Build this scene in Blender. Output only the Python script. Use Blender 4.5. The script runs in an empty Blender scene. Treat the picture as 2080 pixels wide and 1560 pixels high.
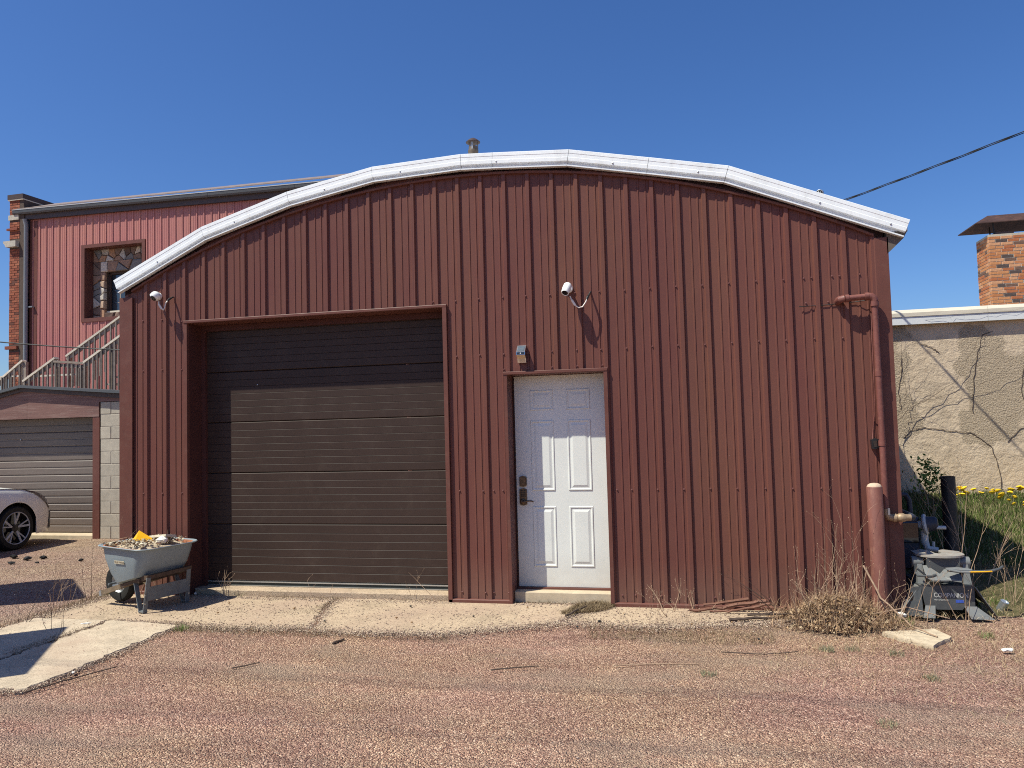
import bpy, bmesh, math, random
import numpy as np
from mathutils import Vector, Matrix

# ------------------------------------------------------------------ scene, camera, light
scene = bpy.context.scene
C = scene.collection
R = math.radians
random.seed(7)
rng = np.random.default_rng(11)

cam_d = bpy.data.cameras.new("camera")
cam = bpy.data.objects.new("camera", cam_d)
C.objects.link(cam)
cam_d.sensor_width = 36.0
cam_d.lens = 27.2
cam_d.clip_start = 0.05
cam_d.clip_end = 2000
cR = Vector((0.974480, 0.222886, -0.026661))
cU = Vector((0.037807, -0.045891, 0.998231))
cF = Vector((-0.221268, 0.973764, 0.053147))
M = Matrix((cR, cU, -cF)).transposed().to_4x4()
M.translation = Vector((5.0398, -7.0338, 1.6472))
cam.matrix_world = M
scene.camera = cam

SUN = Vector((1.19, 1.0, -2.5)).normalized()        # direction the light travels
world = bpy.data.worlds.new("World")
scene.world = world
world.use_nodes = True
nt = world.node_tree
nt.nodes.clear()
w_out = nt.nodes.new("ShaderNodeOutputWorld")
w_bg = nt.nodes.new("ShaderNodeBackground")
w_sky = nt.nodes.new("ShaderNodeTexSky")
w_sky.sky_type = 'NISHITA'
w_sky.sun_disc = False
w_sky.sun_elevation = R(58.1)
w_sky.sun_rotation = R(230.0)
w_sky.altitude = 0
w_sky.air_density = 1.0
w_sky.dust_density = 0.8
w_sky.ozone_density = 10.0
w_bg.inputs[1].default_value = 0.093
w_sat = nt.nodes.new("ShaderNodeHueSaturation")
w_sat.inputs["Saturation"].default_value = 1.11
w_sat.inputs["Hue"].default_value = 0.507
nt.links.new(w_sky.outputs[0], w_sat.inputs["Color"])
nt.links.new(w_sat.outputs[0], w_bg.inputs[0])
nt.links.new(w_bg.outputs[0], w_out.inputs[0])

sun_d = bpy.data.lights.new("sun", 'SUN')
sun_d.energy = 4.6
sun_d.angle = R(0.53)
sun_d.color = (1.0, 0.98, 0.84)
sun = bpy.data.objects.new("sun", sun_d)
C.objects.link(sun)
sun.rotation_euler = SUN.to_track_quat('-Z', 'Y').to_euler()
sun.location = (-20, -20, 40)

scene.view_settings.view_transform = 'Standard'
scene.view_settings.look = 'None'
scene.view_settings.exposure = 0.5
scene.view_settings.gamma = 1.0
scene.view_settings.use_curve_mapping = False
scene.cycles.max_bounces = 6
scene.cycles.sample_clamp_indirect = 4.0
scene.cycles.pixel_filter_type = 'BLACKMAN_HARRIS'
scene.cycles.filter_width = 1.05
scene.cycles.use_denoising = False
scene.cycles.denoiser = 'OPENIMAGEDENOISE'
scene.cycles.denoising_input_passes = 'RGB_ALBEDO_NORMAL'
scene.cycles.denoising_prefilter = 'ACCURATE'

# ------------------------------------------------------------------ materials
class NT:
    def __init__(s, name):
        s.m = bpy.data.materials.new(name)
        s.m.use_nodes = True
        s.t = s.m.node_tree
        s.b = s.t.nodes["Principled BSDF"]
        s.tc = None
    def n(s, typ, **kw):
        nd = s.t.nodes.new(typ)
        for k, v in kw.items():
            if k.startswith("i_"):
                nd.inputs[k[2:].replace("_", " ")].default_value = v
            else:
                setattr(nd, k, v)
        return nd
    def l(s, a, b):
        s.t.links.new(a, b)
    def co(s, scale=(1, 1, 1)):
        if s.tc is None:
            s.tc = s.n("ShaderNodeTexCoord")
        mp = s.n("ShaderNodeMapping")
        mp.inputs["Scale"].default_value = scale
        s.l(s.tc.outputs["Object"], mp.inputs[0])
        return mp.outputs[0]
    def noise(s, scale, detail=4, rough=0.6, stretch=(1, 1, 1)):
        nd = s.n("ShaderNodeTexNoise")
        nd.inputs["Scale"].default_value = scale
        nd.inputs["Detail"].default_value = detail
        nd.inputs["Roughness"].default_value = rough
        s.l(s.co(stretch), nd.inputs["Vector"])
        return nd.outputs[0]
    def ramp(s, fac, stops):
        nd = s.n("ShaderNodeValToRGB")
        el = nd.color_ramp.elements
        while len(el) < len(stops):
            el.new(0.5)
        for e, (p, c) in zip(el, stops):
            e.position = p
            e.color = (*c, 1) if len(c) == 3 else c
        s.l(fac, nd.inputs[0])
        return nd.outputs[0]
    def mix(s, fac, a, b, mode='MIX'):
        nd = s.n("ShaderNodeMix", data_type='RGBA', blend_type=mode)
        if isinstance(fac, (int, float)):
            nd.inputs[0].default_value = fac
        else:
            s.l(fac, nd.inputs[0])
        for v, k in ((a, 6), (b, 7)):
            if isinstance(v, tuple):
                nd.inputs[k].default_value = (*v, 1)
            else:
                s.l(v, nd.inputs[k])
        return nd.outputs[2]
    def math(s, op, a, b=None):
        nd = s.n("ShaderNodeMath", operation=op)
        for v, k in ((a, 0), (b, 1)):
            if v is None:
                continue
            if isinstance(v, (int, float)):
                nd.inputs[k].default_value = v
            else:
                s.l(v, nd.inputs[k])
        return nd.outputs[0]
    def bump(s, h, strength=0.3, dist=0.01):
        nd = s.n("ShaderNodeBump")
        nd.inputs["Strength"].default_value = strength
        nd.inputs["Distance"].default_value = dist
        s.l(h, nd.inputs["Height"])
        s.l(nd.outputs[0], s.b.inputs["Normal"])
    def col(s, c):
        if isinstance(c, tuple):
            s.b.inputs["Base Color"].default_value = (*c, 1)
        else:
            s.l(c, s.b.inputs["Base Color"])
    def set(s, rough=None, metal=None, spec=None):
        if rough is not None:
            if isinstance(rough, (int, float)):
                s.b.inputs["Roughness"].default_value = rough
            else:
                s.l(rough, s.b.inputs["Roughness"])
        if metal is not None:
            s.b.inputs["Metallic"].default_value = metal
        if spec is not None:
            s.b.inputs["Specular IOR Level"].default_value = spec
        return s.m

def paint(name, c, rough=0.45, var=0.12, scale=3.0, spec=0.35, metal=0.0, objvar=0.0,
          dirt=None, dirt_amt=0.5, stretch=(1, 1, 1), bump=0.0, bscale=60.0, bdist=0.004):
    """base colour with soft mottling, optional per-object variation, dirt patches and grain"""
    k = NT(name)
    lo = tuple(max(0, v * (1 - var)) for v in c)
    hi = tuple(min(1, v * (1 + var)) for v in c)
    col = k.ramp(k.noise(scale, 5, 0.65, stretch), [(0.3, lo), (0.7, hi)])
    if objvar:
        oi = k.n("ShaderNodeObjectInfo")
        f = k.ramp(oi.outputs["Random"], [(0, (1 - objvar,) * 3), (1, (1 + objvar,) * 3)])
        col = k.mix(1.0, col, f, 'MULTIPLY')
    if dirt:
        f = k.ramp(k.noise(scale * 2.7, 8, 0.75, stretch), [(0.5, (0, 0, 0)), (0.72, (dirt_amt,) * 3)])
        col = k.mix(f, col, dirt)
    k.col(col)
    if bump:
        k.bump(k.noise(bscale, 4, 0.6), bump, bdist)
    return k.set(rough, metal, spec)

MAT = {}
def siding(name, c, rough):
    k = NT(name)
    col = k.ramp(k.noise(1.6, 6, 0.7, (1, 1, 0.22)), [(0.3, (c[0] * .93, c[1] * .84, c[2] * .92)), (0.5, c), (0.7, (c[0] * 1.06, c[1] * 1.14, c[2] * 1.0))])
    oi = k.n("ShaderNodeObjectInfo")
    col = k.mix(1.0, col, k.ramp(oi.outputs["Random"], [(0, (.94, .94, .95)), (1, (1.06, 1.05, 1.04))]), 'MULTIPLY')
    # chalky run-off streaks and small scuffs
    st = k.ramp(k.noise(9, 5, 0.7, (1, 1, 0.06)), [(0.55, (0, 0, 0)), (0.78, (.16,) * 3)])
    col = k.mix(st, col, tuple(min(1, v * 1.25 + .03) for v in c))
    sc = k.ramp(k.noise(34, 3, 0.5, (1, 1, 0.7)), [(0.755, (0, 0, 0)), (0.79, (.45,) * 3)])
    col = k.mix(sc, col, (.33, .24, .21))
    # dust splash low on the wall
    sep = k.n("ShaderNodeSeparateXYZ")
    k.l(k.co(), sep.inputs[0])
    low = k.math('SUBTRACT', 0.42, sep.outputs[2])
    low = k.math('MULTIPLY', k.math('MAXIMUM', low, 0.0), k.noise(7, 6, 0.75))
    low = k.math('MINIMUM', low, 0.5)
    col = k.mix(low, col, (.26, .19, .14))
    k.col(col)
    k.bump(k.noise(2.6, 3, 0.5, (1, 1, 0.4)), 0.55, 0.016)
    r = k.ramp(k.noise(5, 4, 0.6), [(0.3, (rough - .06,) * 3), (0.7, (rough + .08,) * 3)])
    return k.set(r, 0.0, 0.22)

MAT['maroon'] = siding("maroon_siding", (0.140, 0.055, 0.042), 0.42)
MAT['pink'] = siding("faded_red_siding", (0.40, 0.165, 0.146), 0.5)
MAT['maroon_trim'] = paint("maroon_trim", (0.135, 0.053, 0.041), 0.45, .1, 4, .2, dirt=(.2, .13, .1), dirt_amt=.25)
MAT['dark_gap'] = paint("dark_gap_brown", (0.045, 0.020, 0.017), 0.8, .3, 8)
MAT['white_trim'] = paint("white_metal_trim", (0.78, 0.80, 0.81), 0.35, .04, 4, .4, dirt=(.50, .47, .42), dirt_amt=.4, stretch=(1, 1, .5))
MAT['roof_white'] = paint("white_roof_sheet", (0.62, 0.64, 0.65), 0.4, .05, 2)
def door_paint():
    k = NT("white_door_paint")
    c = (0.70, 0.71, 0.67)
    col = k.ramp(k.noise(3, 5, .65), [(0.3, tuple(v * .96 for v in c)), (0.7, tuple(v * 1.03 for v in c))])
    sm = k.ramp(k.noise(13, 6, .75), [(0.62, (0, 0, 0)), (0.78, (.30,) * 3)])
    col = k.mix(sm, col, (.46, .41, .35))
    sep = k.n("ShaderNodeSeparateXYZ")
    k.l(k.co(), sep.inputs[0])
    low = k.math('MAXIMUM', k.math('SUBTRACT', .48, sep.outputs[2]), 0.0)
    low = k.math('MINIMUM', k.math('MULTIPLY', k.math('MULTIPLY', low, 1.6), k.noise(9, 7, .8)), .5)
    col = k.mix(low, col, (.40, .31, .23))
    k.col(col)
    return k.set(.4, 0, .35)
MAT['door_white'] = door_paint()
MAT['brown_door'] = paint("dark_brown_steel", (0.046, 0.029, 0.0235), 0.48, .08, 2, .2, objvar=.03, dirt=(.10, .075, .06), dirt_amt=.22)
MAT['seal'] = paint("rubber_seal", (0.03, 0.036, 0.033), 0.7, .2, 6)
MAT['alu'] = paint("aluminium", (0.55, 0.56, 0.55), 0.35, .06, 8, .5, 0.8)
MAT['bronze'] = paint("aged_bronze", (0.14, 0.095, 0.06), 0.38, .35, 40, .5, 0.8)
MAT['screw'] = paint("painted_screw", (0.17, 0.072, 0.062), 0.35, .1, 30)
MAT['white_plastic'] = paint("white_plastic", (0.80, 0.80, 0.78), 0.35, .03, 10)
MAT['black_plastic'] = paint("black_plastic", (0.018, 0.018, 0.019), 0.35, .2, 20)
MAT['lens'] = paint("dark_lens", (0.012, 0.012, 0.014), 0.08, .1, 10, .8)
MAT['chrome'] = paint("bright_steel", (0.72, 0.73, 0.73), 0.18, .04, 20, .5, 1.0)
MAT['solar'] = paint("solar_cell", (0.10, 0.12, 0.14), 0.15, .2, 60, .7)
MAT['amber'] = paint("sensor_window", (0.62, 0.46, 0.28), 0.45, .1, 40)
MAT['pipe_red'] = paint("maroon_pipe_paint", (0.175, 0.062, 0.050), 0.5, .15, 12, dirt=(.27, .13, .09), dirt_amt=.55, bump=.2, bscale=90, bdist=.002)
MAT['bollard'] = paint("faded_red_pipe", (0.165, 0.062, 0.047), 0.6, .18, 7, dirt=(.30, .15, .10), dirt_amt=.7, stretch=(1, 1, .4), bump=.25, bscale=70, bdist=.003)
MAT['cement_cap'] = paint("weathered_cement", (0.52, 0.38, 0.27), 0.9, .15, 25, bump=.4, bscale=80)
MAT['brass'] = paint("dull_brass", (0.34, 0.24, 0.15), 0.5, .25, 50, .4, 0.3)
MAT['black_pipe'] = paint("black_plastic_pipe", (0.022, 0.023, 0.026), 0.45, .2, 10, dirt=(.08, .075, .07), dirt_amt=.35)
MAT['galv'] = paint("galvanised_steel", (0.40, 0.41, 0.42), 0.42, .12, 14, .5, 0.6)
MAT['flue'] = paint("stained_flue", (0.20, 0.16, 0.115), 0.5, .25, 12, .5, 0.5, dirt=(.22, .10, .05), dirt_amt=.7)
MAT['gutter'] = paint("grey_gutter", (0.085, 0.088, 0.092), 0.4, .08, 4)
MAT['gutter_lip'] = paint("gutter_lip", (0.42, 0.41, 0.40), 0.4, .08, 4)
MAT['downspout'] = paint("grey_downspout", (0.20, 0.215, 0.235), 0.38, .06, 4)
MAT['brown_roof'] = paint("brown_roof_sheet", (0.22, 0.165, 0.14), 0.5, .2, 3, dirt=(.33, .27, .22), dirt_amt=.5)
MAT['dark_brown'] = paint("dark_brown_trim", (0.065, 0.042, 0.036), 0.5, .12, 6)
MAT['wood_white'] = paint("weathered_wood_sunlit", (0.58, 0.51, 0.42), 0.75, .16, 6, stretch=(1, 1, 1), dirt=(.30, .25, .2), dirt_amt=.5, objvar=.10, bump=.2, bscale=50)  # sunlight on rail tops and treads lightened into the wood colour
MAT['wood_grey'] = paint("weathered_grey_wood", (0.28, 0.225, 0.185), 0.8, .2, 8, dirt=(.16, .13, .1), dirt_amt=.5, objvar=.18, bump=.2, bscale=50)
MAT['wood_dark'] = paint("dark_rotten_wood", (0.085, 0.052, 0.034), 0.8, .3, 12, dirt=(.2, .15, .1), dirt_amt=.4)
MAT['handle_wood'] = paint("handle_wood", (0.16, 0.115, 0.075), 0.75, .25, 14, dirt=(.30, .25, .18), dirt_amt=.5, bump=.3, bscale=60)
MAT['tub'] = paint("grey_blue_tub", (0.22, 0.26, 0.285), 0.5, .1, 6, dirt=(.26, .24, .2), dirt_amt=.35)
MAT['tub_in'] = paint("rusty_tub_inside", (0.40, 0.16, 0.085), 0.8, .3, 9, dirt=(.17, .08, .05), dirt_amt=.6)
MAT['barrow_leg'] = paint("grey_barrow_steel", (0.14, 0.155, 0.165), 0.45, .15, 14, dirt=(.15, .08, .05), dirt_amt=.5)
MAT['rubber'] = paint("black_rubber", (0.014, 0.014, 0.014), 0.75, .3, 20)
MAT['yellow'] = paint("yellow_plastic", (0.80, 0.42, 0.015), 0.45, .08, 10)
MAT['pale_junk'] = paint("pale_rubble", (0.60, 0.53, 0.40), 0.85, .25, 14, objvar=.2)
MAT['leaf'] = paint("dead_leaf", (0.27, 0.165, 0.085), 0.8, .3, 18, .2)
MAT['twig'] = paint("dry_stem", (0.36, 0.245, 0.165), 0.8, .3, 30, .2, objvar=.25)
MAT['twig_dark'] = paint("dark_twig", (0.085, 0.060, 0.047), 0.85, .3, 30, .2)
MAT['stick_red'] = paint("rusty_bar", (0.17, 0.075, 0.048), 0.7, .3, 30, .3, dirt=(.28, .17, .11), dirt_amt=.6)
MAT['hitch'] = paint("grey_hitch_enamel", (0.072, 0.077, 0.080), 0.42, .1, 8, dirt=(.2, .18, .16), dirt_amt=.3)
MAT['hitch_lt'] = paint("light_grey_enamel", (0.17, 0.175, 0.172), 0.4, .1, 10, dirt=(.2, .12, .08), dirt_amt=.35)
MAT['hitch_plate'] = paint("rusty_wear_plate", (0.36, 0.34, 0.30), 0.5, .2, 12, .4, .2, dirt=(.32, .13, .06), dirt_amt=.9)
MAT['hitch_text'] = paint("grey_lettering", (0.55, 0.54, 0.51), 0.6, .2, 60)
MAT['sticker_blue'] = paint("blue_sticker", (0.05, 0.10, 0.42), 0.4, .2, 60)
MAT['meter_dark'] = paint("dark_meter_enamel", (0.035, 0.038, 0.055), 0.5, .15, 10)
MAT['meter_grey'] = paint("grey_regulator", (0.42, 0.44, 0.45), 0.42, .08, 12)
MAT['tar'] = paint("black_asphalt_lump", (0.02, 0.02, 0.021), 0.85, .3, 40, bump=.5, bscale=120)
MAT['car_white'] = paint("white_car_paint", (0.80, 0.79, 0.73), 0.22, .02, 3, .3)
MAT['car_glass'] = paint("car_window_glass", (0.01, 0.012, 0.014), 0.04, .1, 3, .9)
MAT['headlamp'] = paint("headlamp_glass", (0.07, 0.035, 0.035), 0.08, .4, 14, .8)
MAT['cable'] = paint("black_cable", (0.012, 0.012, 0.013), 0.6, .2, 20)
MAT['white_cable'] = paint("white_cable", (0.72, 0.66, 0.60), 0.5, .1, 40)
MAT['board'] = paint("brown_plywood_paint", (0.165, 0.085, 0.072), 0.75, .15, 5, stretch=(.2, 1, 3), dirt=(.34, .25, .21), dirt_amt=.55, objvar=.04, bump=.25, bscale=30)
MAT['garage_slat'] = paint("taupe_steel_slat", (0.145, 0.113, 0.097), 0.42, .08, 3, stretch=(.3, 1, 2), objvar=.05, dirt=(.26, .22, .19), dirt_amt=.3)
MAT['mortar'] = paint("grey_mortar", (0.40, 0.35, 0.28), 0.95, .15, 20, bump=.3, bscale=120)
MAT['dark_mortar'] = paint("dark_mortar", (0.085, 0.06, 0.048), 0.95, .25, 20)
MAT['stone_cap'] = paint("pale_stone_trim", (0.42, 0.38, 0.32), 0.85, .2, 14, bump=.3, bscale=60)
MAT['glass'] = paint("window_glass", (0.030, 0.040, 0.052), 0.05, .25, 1.5, .8)
MAT['sill_pale'] = paint("pale_cement_sill", (0.50, 0.40, 0.28), 0.9, .15, 12, bump=.3, bscale=90)
MAT['lime_slab'] = paint("pale_broken_concrete", (0.50, 0.405, 0.285), 0.95, .2, 14, bump=.5, bscale=90, bdist=.008)
MAT['paper'] = paint("crumpled_white_paper", (0.72, 0.70, 0.66), 0.7, .08, 14)
MAT['can'] = paint("tin_can", (0.62, 0.66, 0.68), 0.25, .1, 30, .5, .8)
MAT['reveal'] = paint("shade_dark_jamb", (0.085, 0.034, 0.029), 0.55, .1, 4, .15)  # maroon darkened to hold the deep shade of the garage opening
MAT['debris'] = paint("pale_dry_debris", (0.44, 0.36, 0.26), 0.9, .35, 22, dirt=(.18, .12, .08), dirt_amt=.8)
MAT['dandelion'] = paint("dandelion_yellow", (0.85, 0.56, 0.02), 0.6, .1, 40)
MAT['baluster'] = paint("shaded_grey_wood", (0.16, 0.135, 0.118), 0.8, .25, 8, objvar=.3, dirt=(.30, .26, .22), dirt_amt=.4)  # grey wood darkened for the shade below the rail caps
MAT['gable'] = paint("weathered_board", (0.13, 0.105, 0.085), 0.8, .15, 4)

def brickmat(name, stops, bump=.4):
    k = NT(name)
    oi = k.n("ShaderNodeObjectInfo")
    c = k.ramp(oi.outputs["Random"], stops)
    k.t.nodes[c.node.name].color_ramp.interpolation = 'CONSTANT'
    n = k.ramp(k.noise(26, 5, .7), [(0.3, (.72,) * 3), (0.7, (1.2,) * 3)])
    k.col(k.mix(1.0, c, n, 'MULTIPLY'))
    k.bump(k.noise(90, 4, .6), bump, .004)
    return k.set(.85, 0, .2)
MAT['brick_orange'] = brickmat("orange_brick", [(0, (.40, .155, .060)), (.22, (.46, .20, .085)), (.42, (.36, .120, .050)),
                                              (.60, (.50, .25, .13)), (.74, (.085, .060, .052)), (.85, (.15, .085, .06)), (.92, (.43, .17, .075))])
MAT['brick_red'] = brickmat("red_brick", [(0, (.27, .085, .05)), (.3, (.31, .105, .06)), (.55, (.22, .068, .042)), (.8, (.35, .13, .075)), (.93, (.14, .055, .04))])
MAT['block'] = paint("concrete_block", (0.400, 0.350, 0.280), 0.95, .12, 9, objvar=.06, dirt=(.25, .21, .165), dirt_amt=.35, bump=.55, bscale=110, bdist=.005)
MAT['stone'] = brickmat("field_stone", [(0, (.32, .20, .14)), (.15, (.44, .31, .22)), (.3, (.22, .15, .115)), (.45, (.50, .45, .39)),
                                        (.58, (.21, .20, .19)), (.70, (.40, .23, .14)), (.84, (.60, .52, .43)), (.93, (.15, .10, .08))], .7)

def concrete(name, c):
    k = NT(name)
    col = k.ramp(k.noise(2.3, 8, .7), [(0.28, tuple(v * .68 for v in c)), (0.5, c), (0.75, tuple(min(1, v * 1.14) for v in c))])
    ag = k.n("ShaderNodeTexVoronoi")
    ag.inputs["Scale"].default_value = 85
    k.l(k.co(), ag.inputs["Vector"])
    sp = k.ramp(ag.outputs["Color"], [(0.0, (.62, .58, .55)), (0.25, (.93, .93, .93)), (0.8, (1.05, 1.04, 1.02)), (1.0, (1.18, 1.16, 1.1))])
    col = k.mix(1.0, col, sp, 'MULTIPLY')
    pit = k.ramp(k.noise(60, 5, .78), [(0.545, (0, 0, 0)), (0.64, (.9,) * 3)])
    col = k.mix(pit, col, tuple(v * .34 for v in c))
    pk = k.ramp(k.noise(1.1, 5, .6), [(0.46, (0, 0, 0)), (0.66, (.62,) * 3)])
    col = k.mix(pk, col, (.36, .255, .19))
    k.col(col)
    h = k.math('ADD', k.math('MULTIPLY', ag.outputs["Distance"], .6), k.noise(160, 5, .7))
    k.bump(h, .55, .006)
    return k.set(.95, 0, .15)
MAT['concrete'] = concrete("worn_concrete", (0.465, 0.355, 0.25))
MAT['slab'] = concrete("pale_concrete", (0.53, 0.43, 0.32))

def gravel_mat():
    k = NT("crushed_gravel")
    v1 = k.n("ShaderNodeTexVoronoi")
    v1.inputs["Scale"].default_value = 92
    v1.inputs["Randomness"].default_value = 1
    k.l(k.co(), v1.inputs["Vector"])
    v2 = k.n("ShaderNodeTexVoronoi")
    v2.inputs["Scale"].default_value = 210
    k.l(k.co(), v2.inputs["Vector"])
    sep = k.n("ShaderNodeSeparateColor")
    k.l(v1.outputs["Color"], sep.inputs[0])
    base = k.ramp(sep.outputs[0], [(0, (.20, .130, .108)), (.22, (.285, .195, .155)), (.5, (.36, .255, .200)), (.75, (.43, .325, .250)), (.93, (.53, .43, .33)), (1, (.62, .54, .44))])
    sep2 = k.n("ShaderNodeSeparateColor")
    k.l(v2.outputs["Color"], sep2.inputs[0])
    fine = k.ramp(sep2.outputs[0], [(0, (.46,) * 3), (.5, (1.0,) * 3), (1, (1.38,) * 3)])
    col = k.mix(1.0, base, fine, 'MULTIPLY')
    # broad drifts: mauve quartzite, tan fines
    col = k.mix(1.0, col, (1.42, 1.26, 1.18), 'MULTIPLY')
    f1 = k.ramp(k.noise(.55, 5, .62), [(.38, (0, 0, 0)), (.62, (1, 1, 1))])
    col = k.mix(1.0, col, k.mix(f1, (.98, .87, .92), (1.07, 1.04, .95)), 'MULTIPLY')
    sx = k.n('ShaderNodeSeparateXYZ')
    k.l(k.co(), sx.inputs[0])
    gl = k.n('ShaderNodeMapRange', interpolation_type='SMOOTHSTEP')
    gl.inputs[1].default_value = -.3
    gl.inputs[2].default_value = -1.3
    k.l(sx.outputs[0], gl.inputs[0])
    col = k.mix(gl.outputs[0], col, k.mix(1.0, col, (.93, 1.02, 1.06), 'MULTIPLY'))
    f2 = k.ramp(k.noise(1.7, 7, .7, (.55, 1.6, 1)), [(.30, (.76,) * 3), (.70, (1.20,) * 3)])
    col = k.mix(1.0, col, f2, 'MULTIPLY')
    f3 = k.ramp(k.noise(2.4, 6, .7), [(.56, (0, 0, 0)), (.75, (.55,) * 3)])
    col = k.mix(f3, col, (.40, .30, .215))
    fines = k.ramp(k.noise(.85, 6, .66, (.6, 1.5, 1)), [(.50, (0, 0, 0)), (.66, (.62,) * 3)])
    col = k.mix(fines, col, (.45, .335, .25))
    k.col(col)
    h = k.math('ADD', k.math('MULTIPLY', v1.outputs["Distance"], -1.3), k.math('MULTIPLY', v2.outputs["Distance"], -.6))
    h = k.math('ADD', h, k.math('MULTIPLY', k.noise(9, 4, .6), .8))
    k.bump(h, 1.0, .020)
    return k.set(.95, 0, .10)
MAT['gravel'] = gravel_mat()

def attr_mat(name, rough=.9, spec=.15, var=.2):
    k = NT(name)
    a = k.n("ShaderNodeAttribute")
    a.attribute_name = "tint"
    n = k.ramp(k.noise(60, 3, .6), [(.3, (1 - var,) * 3), (.7, (1 + var,) * 3)])
    k.col(k.mix(1.0, a.outputs["Color"], n, 'MULTIPLY'))
    return k.set(rough, 0, spec)
MAT['tinted'] = attr_mat("tinted_bits")

def soil_mat():
    k = NT("grassy_soil")
    col = k.ramp(k.noise(6, 8, .7), [(.3, (.055, .048, .026)), (.5, (.095, .085, .040)), (.72, (.17, .135, .075))])
    k.col(col)
    k.bump(k.noise(40, 6, .7), .8, .02)
    return k.set(.95, 0, .1)
MAT['soil'] = soil_mat()

def stucco_mat():
    k = NT("patched_stucco")
    patch = k.ramp(k.noise(1.15, 3, .5), [(.49, (0, 0, 0)), (.515, (1, 1, 1))])
    rough_c = k.ramp(k.noise(60, 6, .75), [(.3, (.46, .36, .255)), (.7, (.64, .51, .37))])
    smooth_c = k.ramp(k.noise(3, 7, .7), [(.3, (.52, .405, .285)), (.7, (.66, .525, .38))])
    col = k.mix(patch, rough_c, smooth_c)
    st = k.ramp(k.noise(2.2, 6, .7, (1, 1, .35)), [(.56, (0, 0, 0)), (.75, (.5,) * 3)])
    col = k.mix(st, col, (.36, .29, .21))
    k.col(col)
    g = k.math('MULTIPLY', k.noise(48, 4, .7), k.math('SUBTRACT', 1.15, patch))
    g = k.math('ADD', g, k.math('MULTIPLY', k.noise(9, 6, .65), .55))
    g = k.math('ADD', g, k.math('MULTIPLY', patch, .5))
    k.bump(g, 1.0, .040)
    return k.set(.95, 0, .12)
MAT['stucco'] = stucco_mat()
MAT['cap_cream'] = paint("cream_coping", (0.62, 0.55, 0.44), 0.6, .1, 4, stretch=(.4, 1, 2), dirt=(.4, .33, .25), dirt_amt=.4)
def rust_white():
    k = NT("rust_streaked_flashing")
    f = k.ramp(k.noise(2.1, 6, .7, (1, 1, .5)), [(.60, (0, 0, 0)), (.68, (.9,) * 3)])
    col = k.mix(f, (.66, .66, .65), (.36, .14, .04))
    k.col(col)
    return k.set(.5, 0, .3)
MAT['cap_white'] = rust_white()

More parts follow.
